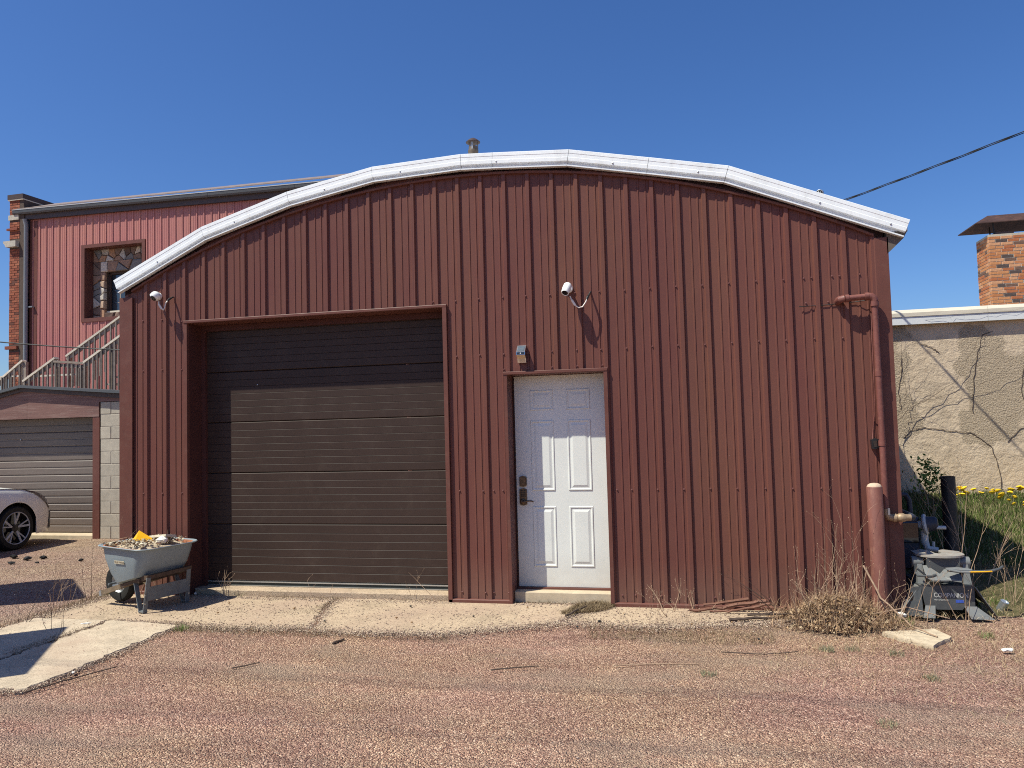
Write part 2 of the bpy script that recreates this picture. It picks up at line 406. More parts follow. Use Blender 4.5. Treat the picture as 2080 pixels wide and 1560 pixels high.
# ------------------------------------------------------------------ mesh helpers
class MB:
    def __init__(s):
        s.v = []
        s.f = []
    def add(s, vs, fs):
        o = len(s.v)
        s.v += [tuple(v) for v in vs]
        s.f += [tuple(i + o for i in f) for f in fs]
        return s
    def box(s, x0, x1, y0, y1, z0, z1):
        return s.add([(x0, y0, z0), (x1, y0, z0), (x1, y1, z0), (x0, y1, z0), (x0, y0, z1), (x1, y0, z1), (x1, y1, z1), (x0, y1, z1)],
                     [(0, 3, 2, 1), (4, 5, 6, 7), (0, 1, 5, 4), (1, 2, 6, 5), (2, 3, 7, 6), (3, 0, 4, 7)])
    def cbox(s, x0, x1, y0, y1, z0, z1, b):
        """box with chamfered front (low-y) edges"""
        return s.add([(x0, y1, z0), (x1, y1, z0), (x1, y1, z1), (x0, y1, z1),
                      (x0, y0 + b, z0), (x1, y0 + b, z0), (x1, y0 + b, z1), (x0, y0 + b, z1),
                      (x0 + b, y0, z0 + b), (x1 - b, y0, z0 + b), (x1 - b, y0, z1 - b), (x0 + b, y0, z1 - b)],
                     [(0, 3, 2, 1), (0, 1, 5, 4), (1, 2, 6, 5), (2, 3, 7, 6), (3, 0, 4, 7),
                      (4, 5, 9, 8), (5, 6, 10, 9), (6, 7, 11, 10), (7, 4, 8, 11), (8, 9, 10, 11)])
    def bar(s, a, b, w, h, up=(0, 0, 1)):
        """rectangular bar from a to b, width w sideways, height h along up"""
        a, b, up = Vector(a), Vector(b), Vector(up)
        d = (b - a).normalized()
        side = d.cross(up).normalized()
        u = side.cross(d).normalized()
        vs = []
        for p in (a, b):
            for i, j in ((-1, -1), (1, -1), (1, 1), (-1, 1)):
                vs.append(p + side * (i * w / 2) + u * (j * h / 2))
        return s.add(vs, [(3, 2, 1, 0), (4, 5, 6, 7), (0, 1, 5, 4), (1, 2, 6, 5), (2, 3, 7, 6), (3, 0, 4, 7)])
    def tube(s, pts, r, n=8, caps=True):
        pts = [Vector(p) for p in pts]
        rs = r if isinstance(r, (list, tuple)) else [r] * len(pts)
        vs, fs = [], []
        prev = None
        for i, p in enumerate(pts):
            if i == 0:
                d = pts[1] - p
            elif i == len(pts) - 1:
                d = p - pts[-2]
            else:
                d = (pts[i + 1] - p).normalized() + (p - pts[i - 1]).normalized()
            d = d.normalized() if d.length > 1e-9 else Vector((0, 0, 1))
            if prev is None:
                ref = Vector((0, 0, 1)) if abs(d.z) < .9 else Vector((1, 0, 0))
                a = d.cross(ref).normalized()
            else:
                a = (prev - d * prev.dot(d)).normalized()
            prev = a
            b = d.cross(a)
            for k in range(n):
                t = 2 * math.pi * k / n
                vs.append(p + (a * math.cos(t) + b * math.sin(t)) * rs[i])
        for i in range(len(pts) - 1):
            for k in range(n):
                k2 = (k + 1) % n
                fs.append((i * n + k, i * n + k2, (i + 1) * n + k2, (i + 1) * n + k))
        if caps:
            fs.append(tuple(range(n - 1, -1, -1)))
            fs.append(tuple((len(pts) - 1) * n + k for k in range(n)))
        return s.add(vs, fs)
    def lathe(s, prof, o=(0, 0, 0), axis=(0, 0, 1), n=20, close=False, cap=True):
        """prof: (radius, height) list turned about axis through o"""
        o, d = Vector(o), Vector(axis).normalized()
        ref = Vector((0, 0, 1)) if abs(d.z) < .9 else Vector((1, 0, 0))
        a = d.cross(ref).normalized()
        b = d.cross(a)
        vs, fs = [], []
        m = len(prof)
        for rr, h in prof:
            for k in range(n):
                t = 2 * math.pi * k / n
                vs.append(o + d * h + (a * math.cos(t) + b * math.sin(t)) * rr)
        for i in range(m if close else m - 1):
            j = (i + 1) % m
            for k in range(n):
                k2 = (k + 1) % n
                fs.append((i * n + k, i * n + k2, j * n + k2, j * n + k))
        if not close and cap:
            if prof[0][0] > 1e-6:
                fs.append(tuple(range(n - 1, -1, -1)))
            if prof[-1][0] > 1e-6:
                fs.append(tuple((m - 1) * n + k for k in range(n)))
        return s.add(vs, fs)
    def prism(s, poly, y0, y1, plane='xz'):
        """extrude a polygon given in a plane between two values of the third axis"""
        n = len(poly)
        def P(p, t):
            return {'xz': (p[0], t, p[1]), 'xy': (p[0], p[1], t), 'yz': (t, p[0], p[1])}[plane]
        vs = [P(p, y0) for p in poly] + [P(p, y1) for p in poly]
        fs = [tuple(range(n)), tuple(range(2 * n - 1, n - 1, -1))]
        for i in range(n):
            j = (i + 1) % n
            fs.append((j, i, i + n, j + n))
        return s.add(vs, fs)
    def build(s, name, mat, parent=None, smooth=False, fix=True, local=False):
        me = bpy.data.meshes.new(name)
        me.from_pydata(s.v, [], s.f)
        if fix:
            bm = bmesh.new()
            bm.from_mesh(me)
            bmesh.ops.recalc_face_normals(bm, faces=bm.faces)
            bm.to_mesh(me)
            bm.free()
        if mat:
            me.materials.append(MAT[mat] if isinstance(mat, str) else mat)
        if smooth:
            me.polygons.foreach_set("use_smooth", [True] * len(me.polygons))
            me.set_sharp_from_angle(angle=R(38))
        o = bpy.data.objects.new(name, me)
        C.objects.link(o)
        if parent:
            attach(o, parent, local)
        return o

def world_of(o):
    m = o.matrix_basis.copy()
    while o.parent:
        m = o.parent.matrix_basis @ o.matrix_parent_inverse @ m
        o = o.parent
    return m
def attach(o, parent, local=False):
    o.parent = parent
    if not local:
        o.matrix_parent_inverse = world_of(parent).inverted()
def tag(o, label, cat, group=None, kind=None):
    if label:
        o["label"] = label
    if cat:
        o["category"] = cat
    if group:
        o["group"] = group
    if kind:
        o["kind"] = kind
    return o
def root(name, loc, label, cat, group=None, rz=0.0):
    o = bpy.data.objects.new(name, None)
    o.empty_display_size = .2
    o.location = loc
    o.rotation_euler = (0, 0, rz)
    C.objects.link(o)
    return tag(o, label, cat, group)
def struct(o):
    o["kind"] = "structure"
    return o
def inst(name, me, loc, parent=None, rot=(0, 0, 0), scale=(1, 1, 1), local=False):
    o = bpy.data.objects.new(name, me)
    o.location = loc
    o.rotation_euler = rot
    o.scale = scale
    C.objects.link(o)
    if parent:
        attach(o, parent, local)
    return o
def jit(a):
    return random.uniform(-a, a)
def np_mesh(name, verts, faces, mat, tint=None, kind=None):
    """fast mesh from arrays (all faces the same size); tint: per-vertex colour"""
    me = bpy.data.meshes.new(name)
    nv, nf, k = len(verts), len(faces), faces.shape[1]
    me.vertices.add(nv)
    me.vertices.foreach_set("co", np.ascontiguousarray(verts, dtype=np.float32).ravel())
    me.loops.add(nf * k)
    me.loops.foreach_set("vertex_index", np.ascontiguousarray(faces, dtype=np.int32).ravel())
    me.polygons.add(nf)
    me.polygons.foreach_set("loop_start", np.arange(0, nf * k, k, dtype=np.int32))
    me.update(calc_edges=True)
    me.validate()
    if tint is not None:
        at = me.color_attributes.new("tint", 'FLOAT_COLOR', 'POINT')
        at.data.foreach_set("color", np.concatenate([tint, np.ones((nv, 1))], 1).astype(np.float32).ravel())
    me.materials.append(MAT[mat])
    o = bpy.data.objects.new(name, me)
    C.objects.link(o)
    if kind:
        o["kind"] = kind
    return o
def text_mesh(name, body, size, loc, rot, mat, parent=None, extrude=.0008, sx=1.0):
    cu = bpy.data.curves.new(name, 'FONT')
    cu.body = body
    cu.size = size
    cu.extrude = extrude
    cu.align_x = 'LEFT'
    t = bpy.data.objects.new(name + "_curve", cu)
    C.objects.link(t)
    dg = bpy.context.evaluated_depsgraph_get()
    me = bpy.data.meshes.new_from_object(t.evaluated_get(dg))
    me.name = name
    bpy.data.objects.remove(t)
    me.materials.clear()
    me.materials.append(MAT[mat])
    o = bpy.data.objects.new(name, me)
    o.location = loc
    o.rotation_euler = rot
    o.scale = (sx, 1, 1)
    C.objects.link(o)
    if parent:
        attach(o, parent)
    return o

def clip_poly(poly, px, py, nx, ny):
    """keep the side of the line through (px,py) where (q-p).n <= 0"""
    out = []
    n = len(poly)
    for i in range(n):
        a, b = poly[i], poly[(i + 1) % n]
        da = (a[0] - px) * nx + (a[1] - py) * ny
        db = (b[0] - px) * nx + (b[1] - py) * ny
        if da <= 0:
            out.append(a)
        if (da < 0 < db) or (db < 0 < da):
            t = da / (da - db)
            out.append((a[0] + (b[0] - a[0]) * t, a[1] + (b[1] - a[1]) * t))
    return out
def voronoi_stones(x0, x1, z0, z1, nx, nz, seed, gap):
    r = random.Random(seed)
    seeds = []
    for i in range(nx):
        for j in range(nz):
            seeds.append((x0 + (x1 - x0) * (i + .5 + r.uniform(-.42, .42)) / nx, z0 + (z1 - z0) * (j + .5 + r.uniform(-.42, .42)) / nz))
    polys = []
    for i, (sx, sz) in enumerate(seeds):
        poly = [(x0, z0), (x1, z0), (x1, z1), (x0, z1)]
        for j, (tx, tz) in enumerate(seeds):
            if i == j:
                continue
            dx, dz = tx - sx, tz - sz
            L = math.hypot(dx, dz)
            if L > 1.5:
                continue
            poly = clip_poly(poly, (sx + tx) / 2 - dx / L * gap / 2, (sz + tz) / 2 - dz / L * gap / 2, dx, dz)
            if len(poly) < 3:
                break
        if len(poly) >= 3:
            polys.append(poly)
    return polys

# corrugated sheet: strips between profile points, minus openings
def sheet(name, prof, zb, ztop, mat, parent, openings=(), yoff=0.0, local=False, horizontal=None):
    xs = sorted({x for x, _ in prof})
    lo, hi = xs[0], xs[-1]
    extra = [e for op in openings for e in op[:2] if lo < e < hi]
    pts = list(prof)
    for e in extra:
        if any(abs(e - x) < 1e-6 for x, _ in pts):
            continue
        for i in range(len(pts) - 1):
            (xa, ya), (xb, yb) = pts[i], pts[i + 1]
            if xa < e < xb:
                pts.insert(i + 1, (e, ya + (yb - ya) * (e - xa) / (xb - xa)))
                break
    m = MB()
    for (xa, ya), (xb, yb) in zip(pts[:-1], pts[1:]):
        if xb - xa < 1e-7:
            continue
        xm = (xa + xb) / 2
        iv = [(zb, None)]
        for (o0, o1, z0, z1) in openings:
            if o0 - 1e-6 <= xm <= o1 + 1e-6:
                new = []
                for a, b in iv:
                    top = ztop(xm) if b is None else b
                    if z0 > a:
                        new.append((a, min(z0, top)))
                    if z1 < top:
                        new.append((max(a, z1), b))
                iv = new
        for a, b in iv:
            ta = ztop(xa) if b is None else b
            tb = ztop(xb) if b is None else b
            if min(ta, tb) - a < 1e-4:
                continue
            m.add([(xa, ya + yoff, a), (xb, yb + yoff, a), (xb, yb + yoff, tb), (xa, ya + yoff, ta)], [(0, 1, 2, 3)])
    return m.build(name, mat, parent, fix=False, local=local)

def rib_profile(x0, x1, pitch, x_of_rib, rib_h=.022, scale=1.0):
    """profile points from x0 to x1; ribs end (right crest edge) at x_of_rib + k*pitch"""
    pts = []
    k0 = int(math.floor((x0 - x_of_rib) / pitch)) - 1
    k1 = int(math.ceil((x1 - x_of_rib) / pitch)) + 1
    s = scale
    for k in range(k0, k1 + 1):
        X = x_of_rib + k * pitch
        pts += [(X - .044 * s, 0), (X - .032 * s, -rib_h), (X, -rib_h), (X + .011 * s, 0)]
        for f in (.40, .69):
            c = X + f * pitch
            pts += [(c - .010 * s, 0), (c - .005 * s, -.0056), (c + .004 * s, -.0056), (c + .008 * s, 0)]
    out = []
    def yat(x):
        for (a, ya), (b, yb) in zip(pts[:-1], pts[1:]):
            if a <= x <= b:
                return ya + (yb - ya) * (x - a) / max(1e-9, b - a)
        return 0
    out.append((x0, yat(x0)))
    out += [q for q in pts if x0 < q[0] < x1]
    out.append((x1, yat(x1)))
    return out

# ------------------------------------------------------------------ ground
def bank_h(x, y):
    a = min(1, max(0, (x - 6.72) / .5))
    a = a * a * (3 - 2 * a)
    b = min(1, max(0, (y - .35) / 4.2))
    b = b ** .85
    return .53 * a * b
def gh(x, y):
    near = .010 * math.sin(1.7 * x + .6 * y) + .008 * math.sin(2.9 * y - 1.1 * x + 1) + .006 * math.sin(5.3 * x + 3.1 * y)
    if y > -.3 and x < 6.7:
        near *= max(0, min(1, (-.75 - x) / .3)) if x < -.75 else 0
    if -1.2 < x < 6.1 and y > -1.3:
        near -= .006
    return near - .006

def axis_steps(lo, hi, n0, n1, step):
    inner = list(np.arange(n0, n1 + 1e-6, step))
    return [lo, lo * .5 + n0 * .5, n0 - 6, n0 - 2] + inner + [n1 + 2, n1 + 6, hi * .5 + n1 * .5, hi]
gx = axis_steps(-250, 250, -9, 12, .15)
gy = axis_steps(-250, 250, -9, 6, .15)
gv = np.array([(x, y, gh(x, y)) for y in gy for x in gx])
nxg = len(gx)
gf = np.array([(j * nxg + i, j * nxg + i + 1, (j + 1) * nxg + i + 1, (j + 1) * nxg + i) for j in range(len(gy) - 1) for i in range(nxg - 1)])
ground = struct(np_mesh("gravel_ground", gv, gf, 'gravel'))
ground.data.polygons.foreach_set("use_smooth", [True] * len(ground.data.polygons))

# grassy bank climbing to the stucco wall
bx = np.arange(6.74, 13.0, .14)
by = np.arange(-.2, 4.75, .14)
bv = np.array([(x, y, bank_h(x, y) + .022 - (.06 if y < .0 else 0) + .012 * math.sin(4 * x + 3 * y)) for y in by for x in bx])
nb = len(bx)
bf = np.array([(j * nb + i, j * nb + i + 1, (j + 1) * nb + i + 1, (j + 1) * nb + i) for j in range(len(by) - 1) for i in range(nb - 1)])
bank = struct(np_mesh("grass_bank", bv, bf, 'soil'))
bank.data.polygons.foreach_set("use_smooth", [True] * len(bank.data.polygons))

def ragged(poly, amt, step, seed):
    r = random.Random(seed)
    out = []
    n = len(poly)
    for i in range(n):
        a, b, rough = poly[i][:2], poly[(i + 1) % n][:2], poly[i][2] if len(poly[i]) > 2 else 1
        L = math.hypot(b[0] - a[0], b[1] - a[1])
        k = max(1, int(L / step))
        for q in range(k):
            t = q / k
            d = r.uniform(-amt, amt) * rough * (1 if q else .5)
            nx, ny = -(b[1] - a[1]) / L, (b[0] - a[0]) / L
            out.append((a[0] + (b[0] - a[0]) * t + nx * d, a[1] + (b[1] - a[1]) * t + ny * d))
    return out
def slab(name, poly, z0, z1, mat, seed, amt=.04):
    pts = ragged(poly, amt, .05, seed)
    n = len(pts)
    cx, cy = sum(p[0] for p in pts) / n, sum(p[1] for p in pts) / n
    m = MB()
    ins = [(p[0] + (cx - p[0]) * .012, p[1] + (cy - p[1]) * .012) for p in pts]
    vs = [(p[0], p[1], z0) for p in pts] + [(p[0], p[1], z1 - .012) for p in pts] + [(p[0], p[1], z1) for p in ins]
    fs = []
    for i in range(n):
        j = (i + 1) % n
        fs += [(i, j, j + n, i + n), (i + n, j + n, j + 2 * n, i + 2 * n)]
    fs.append(tuple(range(2 * n, 3 * n)))
    m.add(vs, fs)
    return struct(m.build(name, mat))
# third value: how broken that edge is
slab("concrete_slab", [(-.81, -1.05, .2), (-.07, -1.04, .6), (-.03, -1.7, .8), (-.05, -2.80, 1), (-.80, -2.9, .4)], -.08, .016, 'slab', 3)
slab("concrete_slab", [(-.02, -1.04, .2), (.70, -1.12, .7), (.745, -1.9, .6), (.76, -2.74, 1), (.40, -2.83, 1), (-.01, -2.79, .8), (.02, -1.7, .8)], -.08, .018, 'slab', 4)
slab("concrete_slab", [(-.80, .0, .1), (-.80, -1.01, .2), (.72, -1.06, .6), (1.15, -1.17, 1.4), (1.90, -1.06, .6), (1.66, -.30, .5), (1.60, .02, .2)], -.08, .010, 'concrete', 5)
slab("concrete_slab", [(1.64, .02, .2), (1.70, -.30, .5), (1.95, -1.06, .6), (2.25, -1.13, 1.2), (3.05, -1.08, 1.3), (3.9, -.62, 1), (4.06, -.28, .8), (4.2, .02, .2)], -.08, .011, 'concrete', 6)
slab("concrete_slab", [(4.24, .04, .1), (4.10, -.28, .8), (3.95, -.62, .8), (4.6, -.70, 1.3), (5.3, -.52, 1.3), (5.85, -.36, 1), (5.98, .04, .3)], -.08, .009, 'concrete', 7)
slab("concrete_slab", [(6.40, -.62, 1), (6.80, -.48, 1), (6.86, -.70, 1), (6.66, -.97, 1), (6.52, -.80, 1)], -.05, .013, 'lime_slab', 8, .010)

# ------------------------------------------------------------------ maroon shed
XL, XR = -.784, 6.731
shed = root("metal_shed", (2.97, 0, 0), "maroon corrugated metal shed with arched roof and white roof-edge trim", "shed")
def arc(x):
    return 4.05 - (7.97 - math.sqrt(7.97 ** 2 - (x - 3.0) ** 2))
def wall_top(x):
    return arc(x) - .012
G0, G1, GZ = .020, 2.785, 2.785            # vehicle door opening
D0, D1, DZ = 3.400, 4.300, 2.115           # entry door opening
ops = [(G0, G1, 0, GZ), (D0, D1, 0, DZ)]
P = .2286
edges = [XL + .02] + [x for x in (-.2286 * 1 - .016, 3 * P - .016, 7 * P - .016, 11 * P - .016, 15 * P - .016, 19 * P - .016, 23 * P - .016, 27 * P - .016)] + [XR - .01]
for i in range(len(edges) - 1):
    sheet("wall_panel", rib_profile(edges[i], edges[i + 1], P, 0.0), .03, wall_top, 'maroon', shed, ops, yoff=-.0006 * (i % 2))
# screws in rows beside the ribs
sc = MB()
def screw(x, z, y=0.0):
    if (G0 - .04 < x < G1 + .03 and z < GZ) or (D0 - .03 < x < D1 + .03 and z < DZ) or z > arc(x) - .06:
        return
    sc.lathe([(.010, 0), (.010, -.002), (.0068, -.0025), (.0068, -.009), (.005, -.0105), (0, -.0105)], (x, y, z), (0, 1, 0), 6)
for i in range(-2, 29):
    X = i * P - .058
    for z in (.105, 1.042, 2.316):
        screw(X + jit(.004), z + jit(.004))
    if i >= 12 or i < 0:
        screw(X + jit(.004), 2.845 + jit(.004))
    if 0 <= i < 12:
        screw(X + jit(.004), GZ + .03 + jit(.003))
    if 14 < i < 20:
        screw(X + jit(.004), DZ + .055 + jit(.003))
for x, z in ((2.80, 1.042), (3.22, .105), (3.36, .105), (3.24, 1.042), (3.33, 1.042), (4.335, 1.042), (4.385, 1.042), (4.40, .105), (-.66, 1.042), (-.66, 2.316),
             (6.05, 2.846), (6.28, 2.85), (6.50, 2.85), (6.60, 3.14), (6.06, 2.63), (6.24, 2.63), (6.38, 2.63)):
    screw(x, z)
so = sc.build("screws", 'screw', shed)
so["kind"] = "stuff"
# corner trims, base trims, rake trim under the roof edge
m = MB()
m.prism([(XL, .0), (XL, -.030), (XL + .152, -.030), (XL + .152, -.026), (XL + .156, -.018), (XL + .150, -.016), (XL + .02, -.018), (XL + .02, .0)], .0, wall_top(XL + .05) - .01, 'xy')
m.build("corner_trim", 'maroon_trim', shed)
m = MB()
m.prism([(XR, 0), (XR, -.030), (XR - .105, -.030), (XR - .112, -.022), (XR - .106, -.016), (XR - .02, -.018), (XR - .02, 0)], .0, wall_top(XR - .03) + .02, 'xy')
m.build("corner_trim", 'maroon_trim', shed)
for a, b in ((XL + .16, G0 - .03), (G1 + .006, D0 - .006), (D1 + .006, 5.98), (5.98, XR - .11)):
    m = MB()
    m.prism([(0.002, .045), (-.026, .043), (-.034, .036), (-.034, .004), (.002, .0)], a, b, 'yz')
    m.build("base_trim", 'maroon_trim', shed)
N = 44
m = MB()
xs = [XL + .15 + (XR - .11 - XL - .15) * i / N for i in range(N + 1)]
for (a, b) in zip(xs[:-1], xs[1:]):
    za, zb_ = arc(a), arc(b)
    q = [(0, -.022), (-.036, -.020), (-.040, -.006), (-.030, .006), (0, .008)]
    vs = [(a, y, za + d) for y, d in q] + [(b, y, zb_ + d) for y, d in q]
    m.add(vs, [(i, i + 5, i + 6, i + 1) for i in range(4)])
m.build("rake_trim", 'maroon_trim', shed, fix=False)
# dark sheet in place of the shade in the open gap below the roof edge
FT = [(-.837, 3.285), (.207, 3.767), (1.186, 4.046), (2.1, 4.207), (3.01, 4.238), (3.324, 4.221), (4.05, 4.173), (4.777, 4.023), (5.464, 3.877), (6.904, 3.27)]
def ftop(x):
    for (a, za), (b, zb_) in zip(FT[:-1], FT[1:]):
        if x <= b:
            return za + (zb_ - za) * (x - a) / (b - a)
    return FT[-1][1]
m = MB()
xs = [XL + .02 + (XR - XL - .04) * i / 60 for i in range(61)]
for a, b in zip(xs[:-1], xs[1:]):
    m.add([(a, .03, arc(a) - .05), (b, .03, arc(b) - .05), (b, .03, ftop(b) - .03), (a, .03, ftop(a) - .03)], [(0, 1, 2, 3)])
m.build("gable_gap_shade", 'dark_gap', shed, fix=False)
r2 = random.Random(5)
for (a, b) in ((-.55, .1), (.15, .95), (1.0, 1.75), (1.8, 2.6), (2.62, 3.3), (4.15, 4.9), (4.9, 5.6), (5.45, 5.95), (5.9, 6.5)):
    m = MB()
    n = 9
    for i in range(n):
        t0, t1 = a + (b - a) * i / n, a + (b - a) * (i + 1) / n
        m.add([(t0, -.012 + .01 * math.sin(9 * t0), arc(t0) + .012), (t1, -.012 + .01 * math.sin(9 * t1), arc(t1) + .012),
               (t1, .016 + .008 * math.sin(7 * t1), min(ftop(t1) - .05, arc(t1) + .05 + .02 * math.sin(5 * t1 + a))),
               (t0, .016 + .008 * math.sin(7 * t0), min(ftop(t0) - .05, arc(t0) + .05 + .02 * math.sin(5 * t0 + a)))], [(0, 1, 2, 3)])
    m.build("soffit_strip", 'dark_gap' if r2.random() < .6 else 'maroon_trim', shed, fix=False)

# white roof-edge trim, one piece per straight run
def vnorm(i):
    ns = []
    for a, b in ((i - 1, i), (i, i + 1)):
        if 0 <= a and b < len(FT):
            dx, dz = FT[b][0] - FT[a][0], FT[b][1] - FT[a][1]
            L = math.hypot(dx, dz)
            ns.append(Vector((dz / L, -dx / L)))
    n = sum(ns, Vector((0, 0)))
    n.normalize()
    return n / max(.3, n.dot(ns[0]))
# (depth y, distance down from the top edge)
TP = [(.10, -.012), (-.050, -.006), (-.060, .0), (-.0615, .030), (-.0595, .033), (-.061, .066), (-.064, .070), (-.065, .102), (-.026, .109), (-.026, .128), (-.064, .140), (-.068, .142), (-.068, .152), (-.02, .154)]
for i in range(len(FT) - 1):
    a, b = Vector(FT[i]), Vector(FT[i + 1])
    na, nb_ = vnorm(i), vnorm(i + 1)
    d = (b - a).normalized() * .0018
    m = MB()
    vs = []
    yo = -.0015 * (i % 2)
    for (y, s_) in TP:
        q = a + na * s_ + d
        vs.append((q.x, y + yo, q.y))
    for (y, s_) in TP:
        q = b + nb_ * s_ - d
        vs.append((q.x, y + yo, q.y))
    k = len(TP)
    m.add(vs, [(j, j + k, j + k + 1, j + 1) for j in range(k - 1)] + [tuple(range(k)), tuple(range(2 * k - 1, k - 1, -1))])
    m.build("roof_edge_trim", 'white_trim', shed)
for x in (-.3, .6, 1.6, 2.4, 3.36, 4.45, 5.2, 6.2, 6.75):
    MB().lathe([(.008, 0), (.008, -.004), (0, -.007)], (x, -.066, ftop(x) - .086), (0, 1, 0), 7).build("rivet", 'galv', shed)
# roof sheets behind the trim with an overhang at the eaves
BACK = 8.6
m = MB()
low = [(x, z - .03) for x, z in FT]
low[-1] = (6.895, 3.242)
low[0] = (-.83, 3.258)
for (a, b) in zip(low[:-1], low[1:]):
    m.add([(a[0], .0, a[1]), (b[0], .0, b[1]), (b[0], BACK, b[1]), (a[0], BACK, a[1]),
           (a[0], .0, a[1] - .05), (b[0], .0, b[1] - .05), (b[0], BACK, b[1] - .05), (a[0], BACK, a[1] - .05)],
          [(0, 1, 2, 3), (7, 6, 5, 4), (0, 4, 5, 1), (3, 2, 6, 7)])
m.build("roof", 'roof_white', shed)
for k in range(10):                         # soffit boards under the right eave
    y0 = .02 + k * .86
    m = MB()
    m.prism([(6.722, 3.005), (6.852, 3.128), (6.885, 3.19), (6.722, 3.19)], y0 - (.05 if k == 0 else 0), y0 + .856, 'xz')
    m.build("soffit_board", 'gable', shed)
# side and back walls
for nm, xw in (("side_wall", XL + .004), ("side_wall", XR - .004)):
    m = MB()
    nn = int(BACK / P)
    for k in range(nn):
        y0 = k * P + .02
        s_ = -1 if xw < 0 else 1
        m.add([(xw, y0, 0), (xw, y0 + .185, 0), (xw - .0 + s_ * .0, y0 + .185, 3.1), (xw, y0, 3.1),
               (xw + s_ * .02, y0 + .195, 0), (xw + s_ * .02, y0 + .225, 0), (xw + s_ * .02, y0 + .225, 3.1), (xw + s_ * .02, y0 + .195, 3.1), (xw, y0 + P, 0), (xw, y0 + P, 3.1)],
              [(0, 1, 2, 3), (1, 4, 7, 2), (4, 5, 6, 7), (5, 8, 9, 6)])
    m.build(nm, 'maroon', shed, fix=False)
m = MB()
pl = [(XL, 0), (XR, 0)] + [(x, arc(x)) for x in np.linspace(XR, XL, 24)]
m.prism(pl, BACK - .06, BACK - .04, 'xz')
m.build("back_wall", 'maroon', shed)
# slab inside so no light leaks
m = MB()
m.box(XL + .03, XR - .03, .55, BACK - .1, -.02, .01)
m.build("floor", 'concrete', shed)

# ---- vehicle door, reveal and sections
DY = .245
m = MB()
m.box(G0 - .035, G0, -.030, .012, 0.0, GZ + .004)
m.build("jamb_trim", 'maroon_trim', shed)
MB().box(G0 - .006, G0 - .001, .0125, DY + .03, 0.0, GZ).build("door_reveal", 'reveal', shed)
m = MB()
m.box(G1, G1 + .040, -.034, .012, 0.0, GZ + .004)
m.box(G1 + .001, G1 + .006, .0125, DY + .03, 0.0, GZ)
m.build("jamb_trim", 'maroon_trim', shed)
m = MB()
m.prism([(-.034, GZ + .030), (-.036, GZ + .026), (-.036, GZ + .006), (-.030, GZ), (DY + .03, GZ), (DY + .03, GZ + .006), (.0, GZ + .028)], G0 - .036, G1 + .041, 'yz')
m.build("header_trim", 'maroon_trim', shed)
m = MB()
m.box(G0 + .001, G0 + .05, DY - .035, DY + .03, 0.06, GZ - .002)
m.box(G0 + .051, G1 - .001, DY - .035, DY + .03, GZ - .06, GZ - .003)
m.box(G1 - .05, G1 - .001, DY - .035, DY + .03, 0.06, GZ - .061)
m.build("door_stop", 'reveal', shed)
gd = root("garage_door", (1.4, DY, .06), None, None)
attach(gd, shed)
secs = [(.112, .694), (.694, 1.225), (1.225, 1.755), (1.755, 2.285), (2.285, 2.80)]
for (z0, z1) in secs:
    prof = [(.030, z0 + .002), (.010, z0 + .002), (.003, z0 + .006), (0, z0 + .010)]
    k = 7
    pitch = (z1 - z0 - .026) / k
    for j in range(k):
        zc = z0 + .013 + pitch * (j + 1)
        if j < k - 1:
            prof += [(0, zc - .0042), (.0042, zc + .0005), (.0042, zc + .0012), (0, zc + .0016)]
    prof += [(0, z1 - .008), (.006, z1 - .0022), (.030, z1 - .0020)]
    m = MB()
    n = len(prof)
    vs = [(G0 + .02, DY + y, z) for y, z in prof] + [(G1 - .02, DY + y, z) for y, z in prof]
    m.add(vs, [(j, j + n, j + n + 1, j + 1) for j in range(n - 1)])
    m.build("door_section", 'brown_door', gd, fix=False)
m = MB()
m.box(G0 + .02, G1 - .02, DY - .012, DY + .03, .100, .111)
m.box(G0 + .02, G1 - .02, DY - .012, DY + .03, .064, .070)
m.build("bottom_rail", 'alu', gd)
m = MB()
m.box(G0 + .02, G1 - .02, DY - .003, DY + .028, .0702, .0998)
m.build("rubber_seal", 'seal', gd)
m = MB()
m.lathe([(.006, 0), (.006, -.004), (0, -.006)], (.66, DY, 2.14), (0, 1, 0), 8)
m.build("lock_hole", 'alu', gd)
m = MB()
m.cbox(G0 + .001, G1 - .001, .075, .52, -.03, .060, .012)
struct(m.build("garage_sill", 'concrete'))

# ---- entry door
EY = .205
m = MB()
m.box(D0 - .030, D0, -.032, .012, .0, DZ + .002)
m.box(D0 - .006, D0 - .001, .0125, EY + .05, .0, DZ)
m.build("jamb_trim", 'maroon_trim', shed)
m = MB()
m.box(D1, D1 + .034, -.034, .012, .0, DZ + .002)
m.box(D1 + .001, D1 + .006, .0125, EY + .05, .0, DZ)
m.build("jamb_trim", 'maroon_trim', shed)
m = MB()
m.prism([(-.036, DZ + .030), (-.038, DZ + .026), (-.038, DZ + .004), (-.030, DZ), (EY + .05, DZ), (EY + .05, DZ + .006), (.0, DZ + .028)], D0 - .034, D1 + .036, 'yz')
m.build("header_trim", 'maroon_trim', shed)
m = MB()
m.box(D0 + .001, D0 + .012, EY - .012, EY + .045, .12, DZ - .002)
m.box(D1 - .012, D1 - .001, EY - .012, EY + .045, .12, DZ - .002)
m.build("door_stop", 'dark_gap', shed)
ed = MB().cbox(D0 + .0125, D1 - .0125, EY, EY + .045, .122, 2.112, .003).build("entry_door", 'door_white', shed)
ed["label"] = "white six-panel entry door"
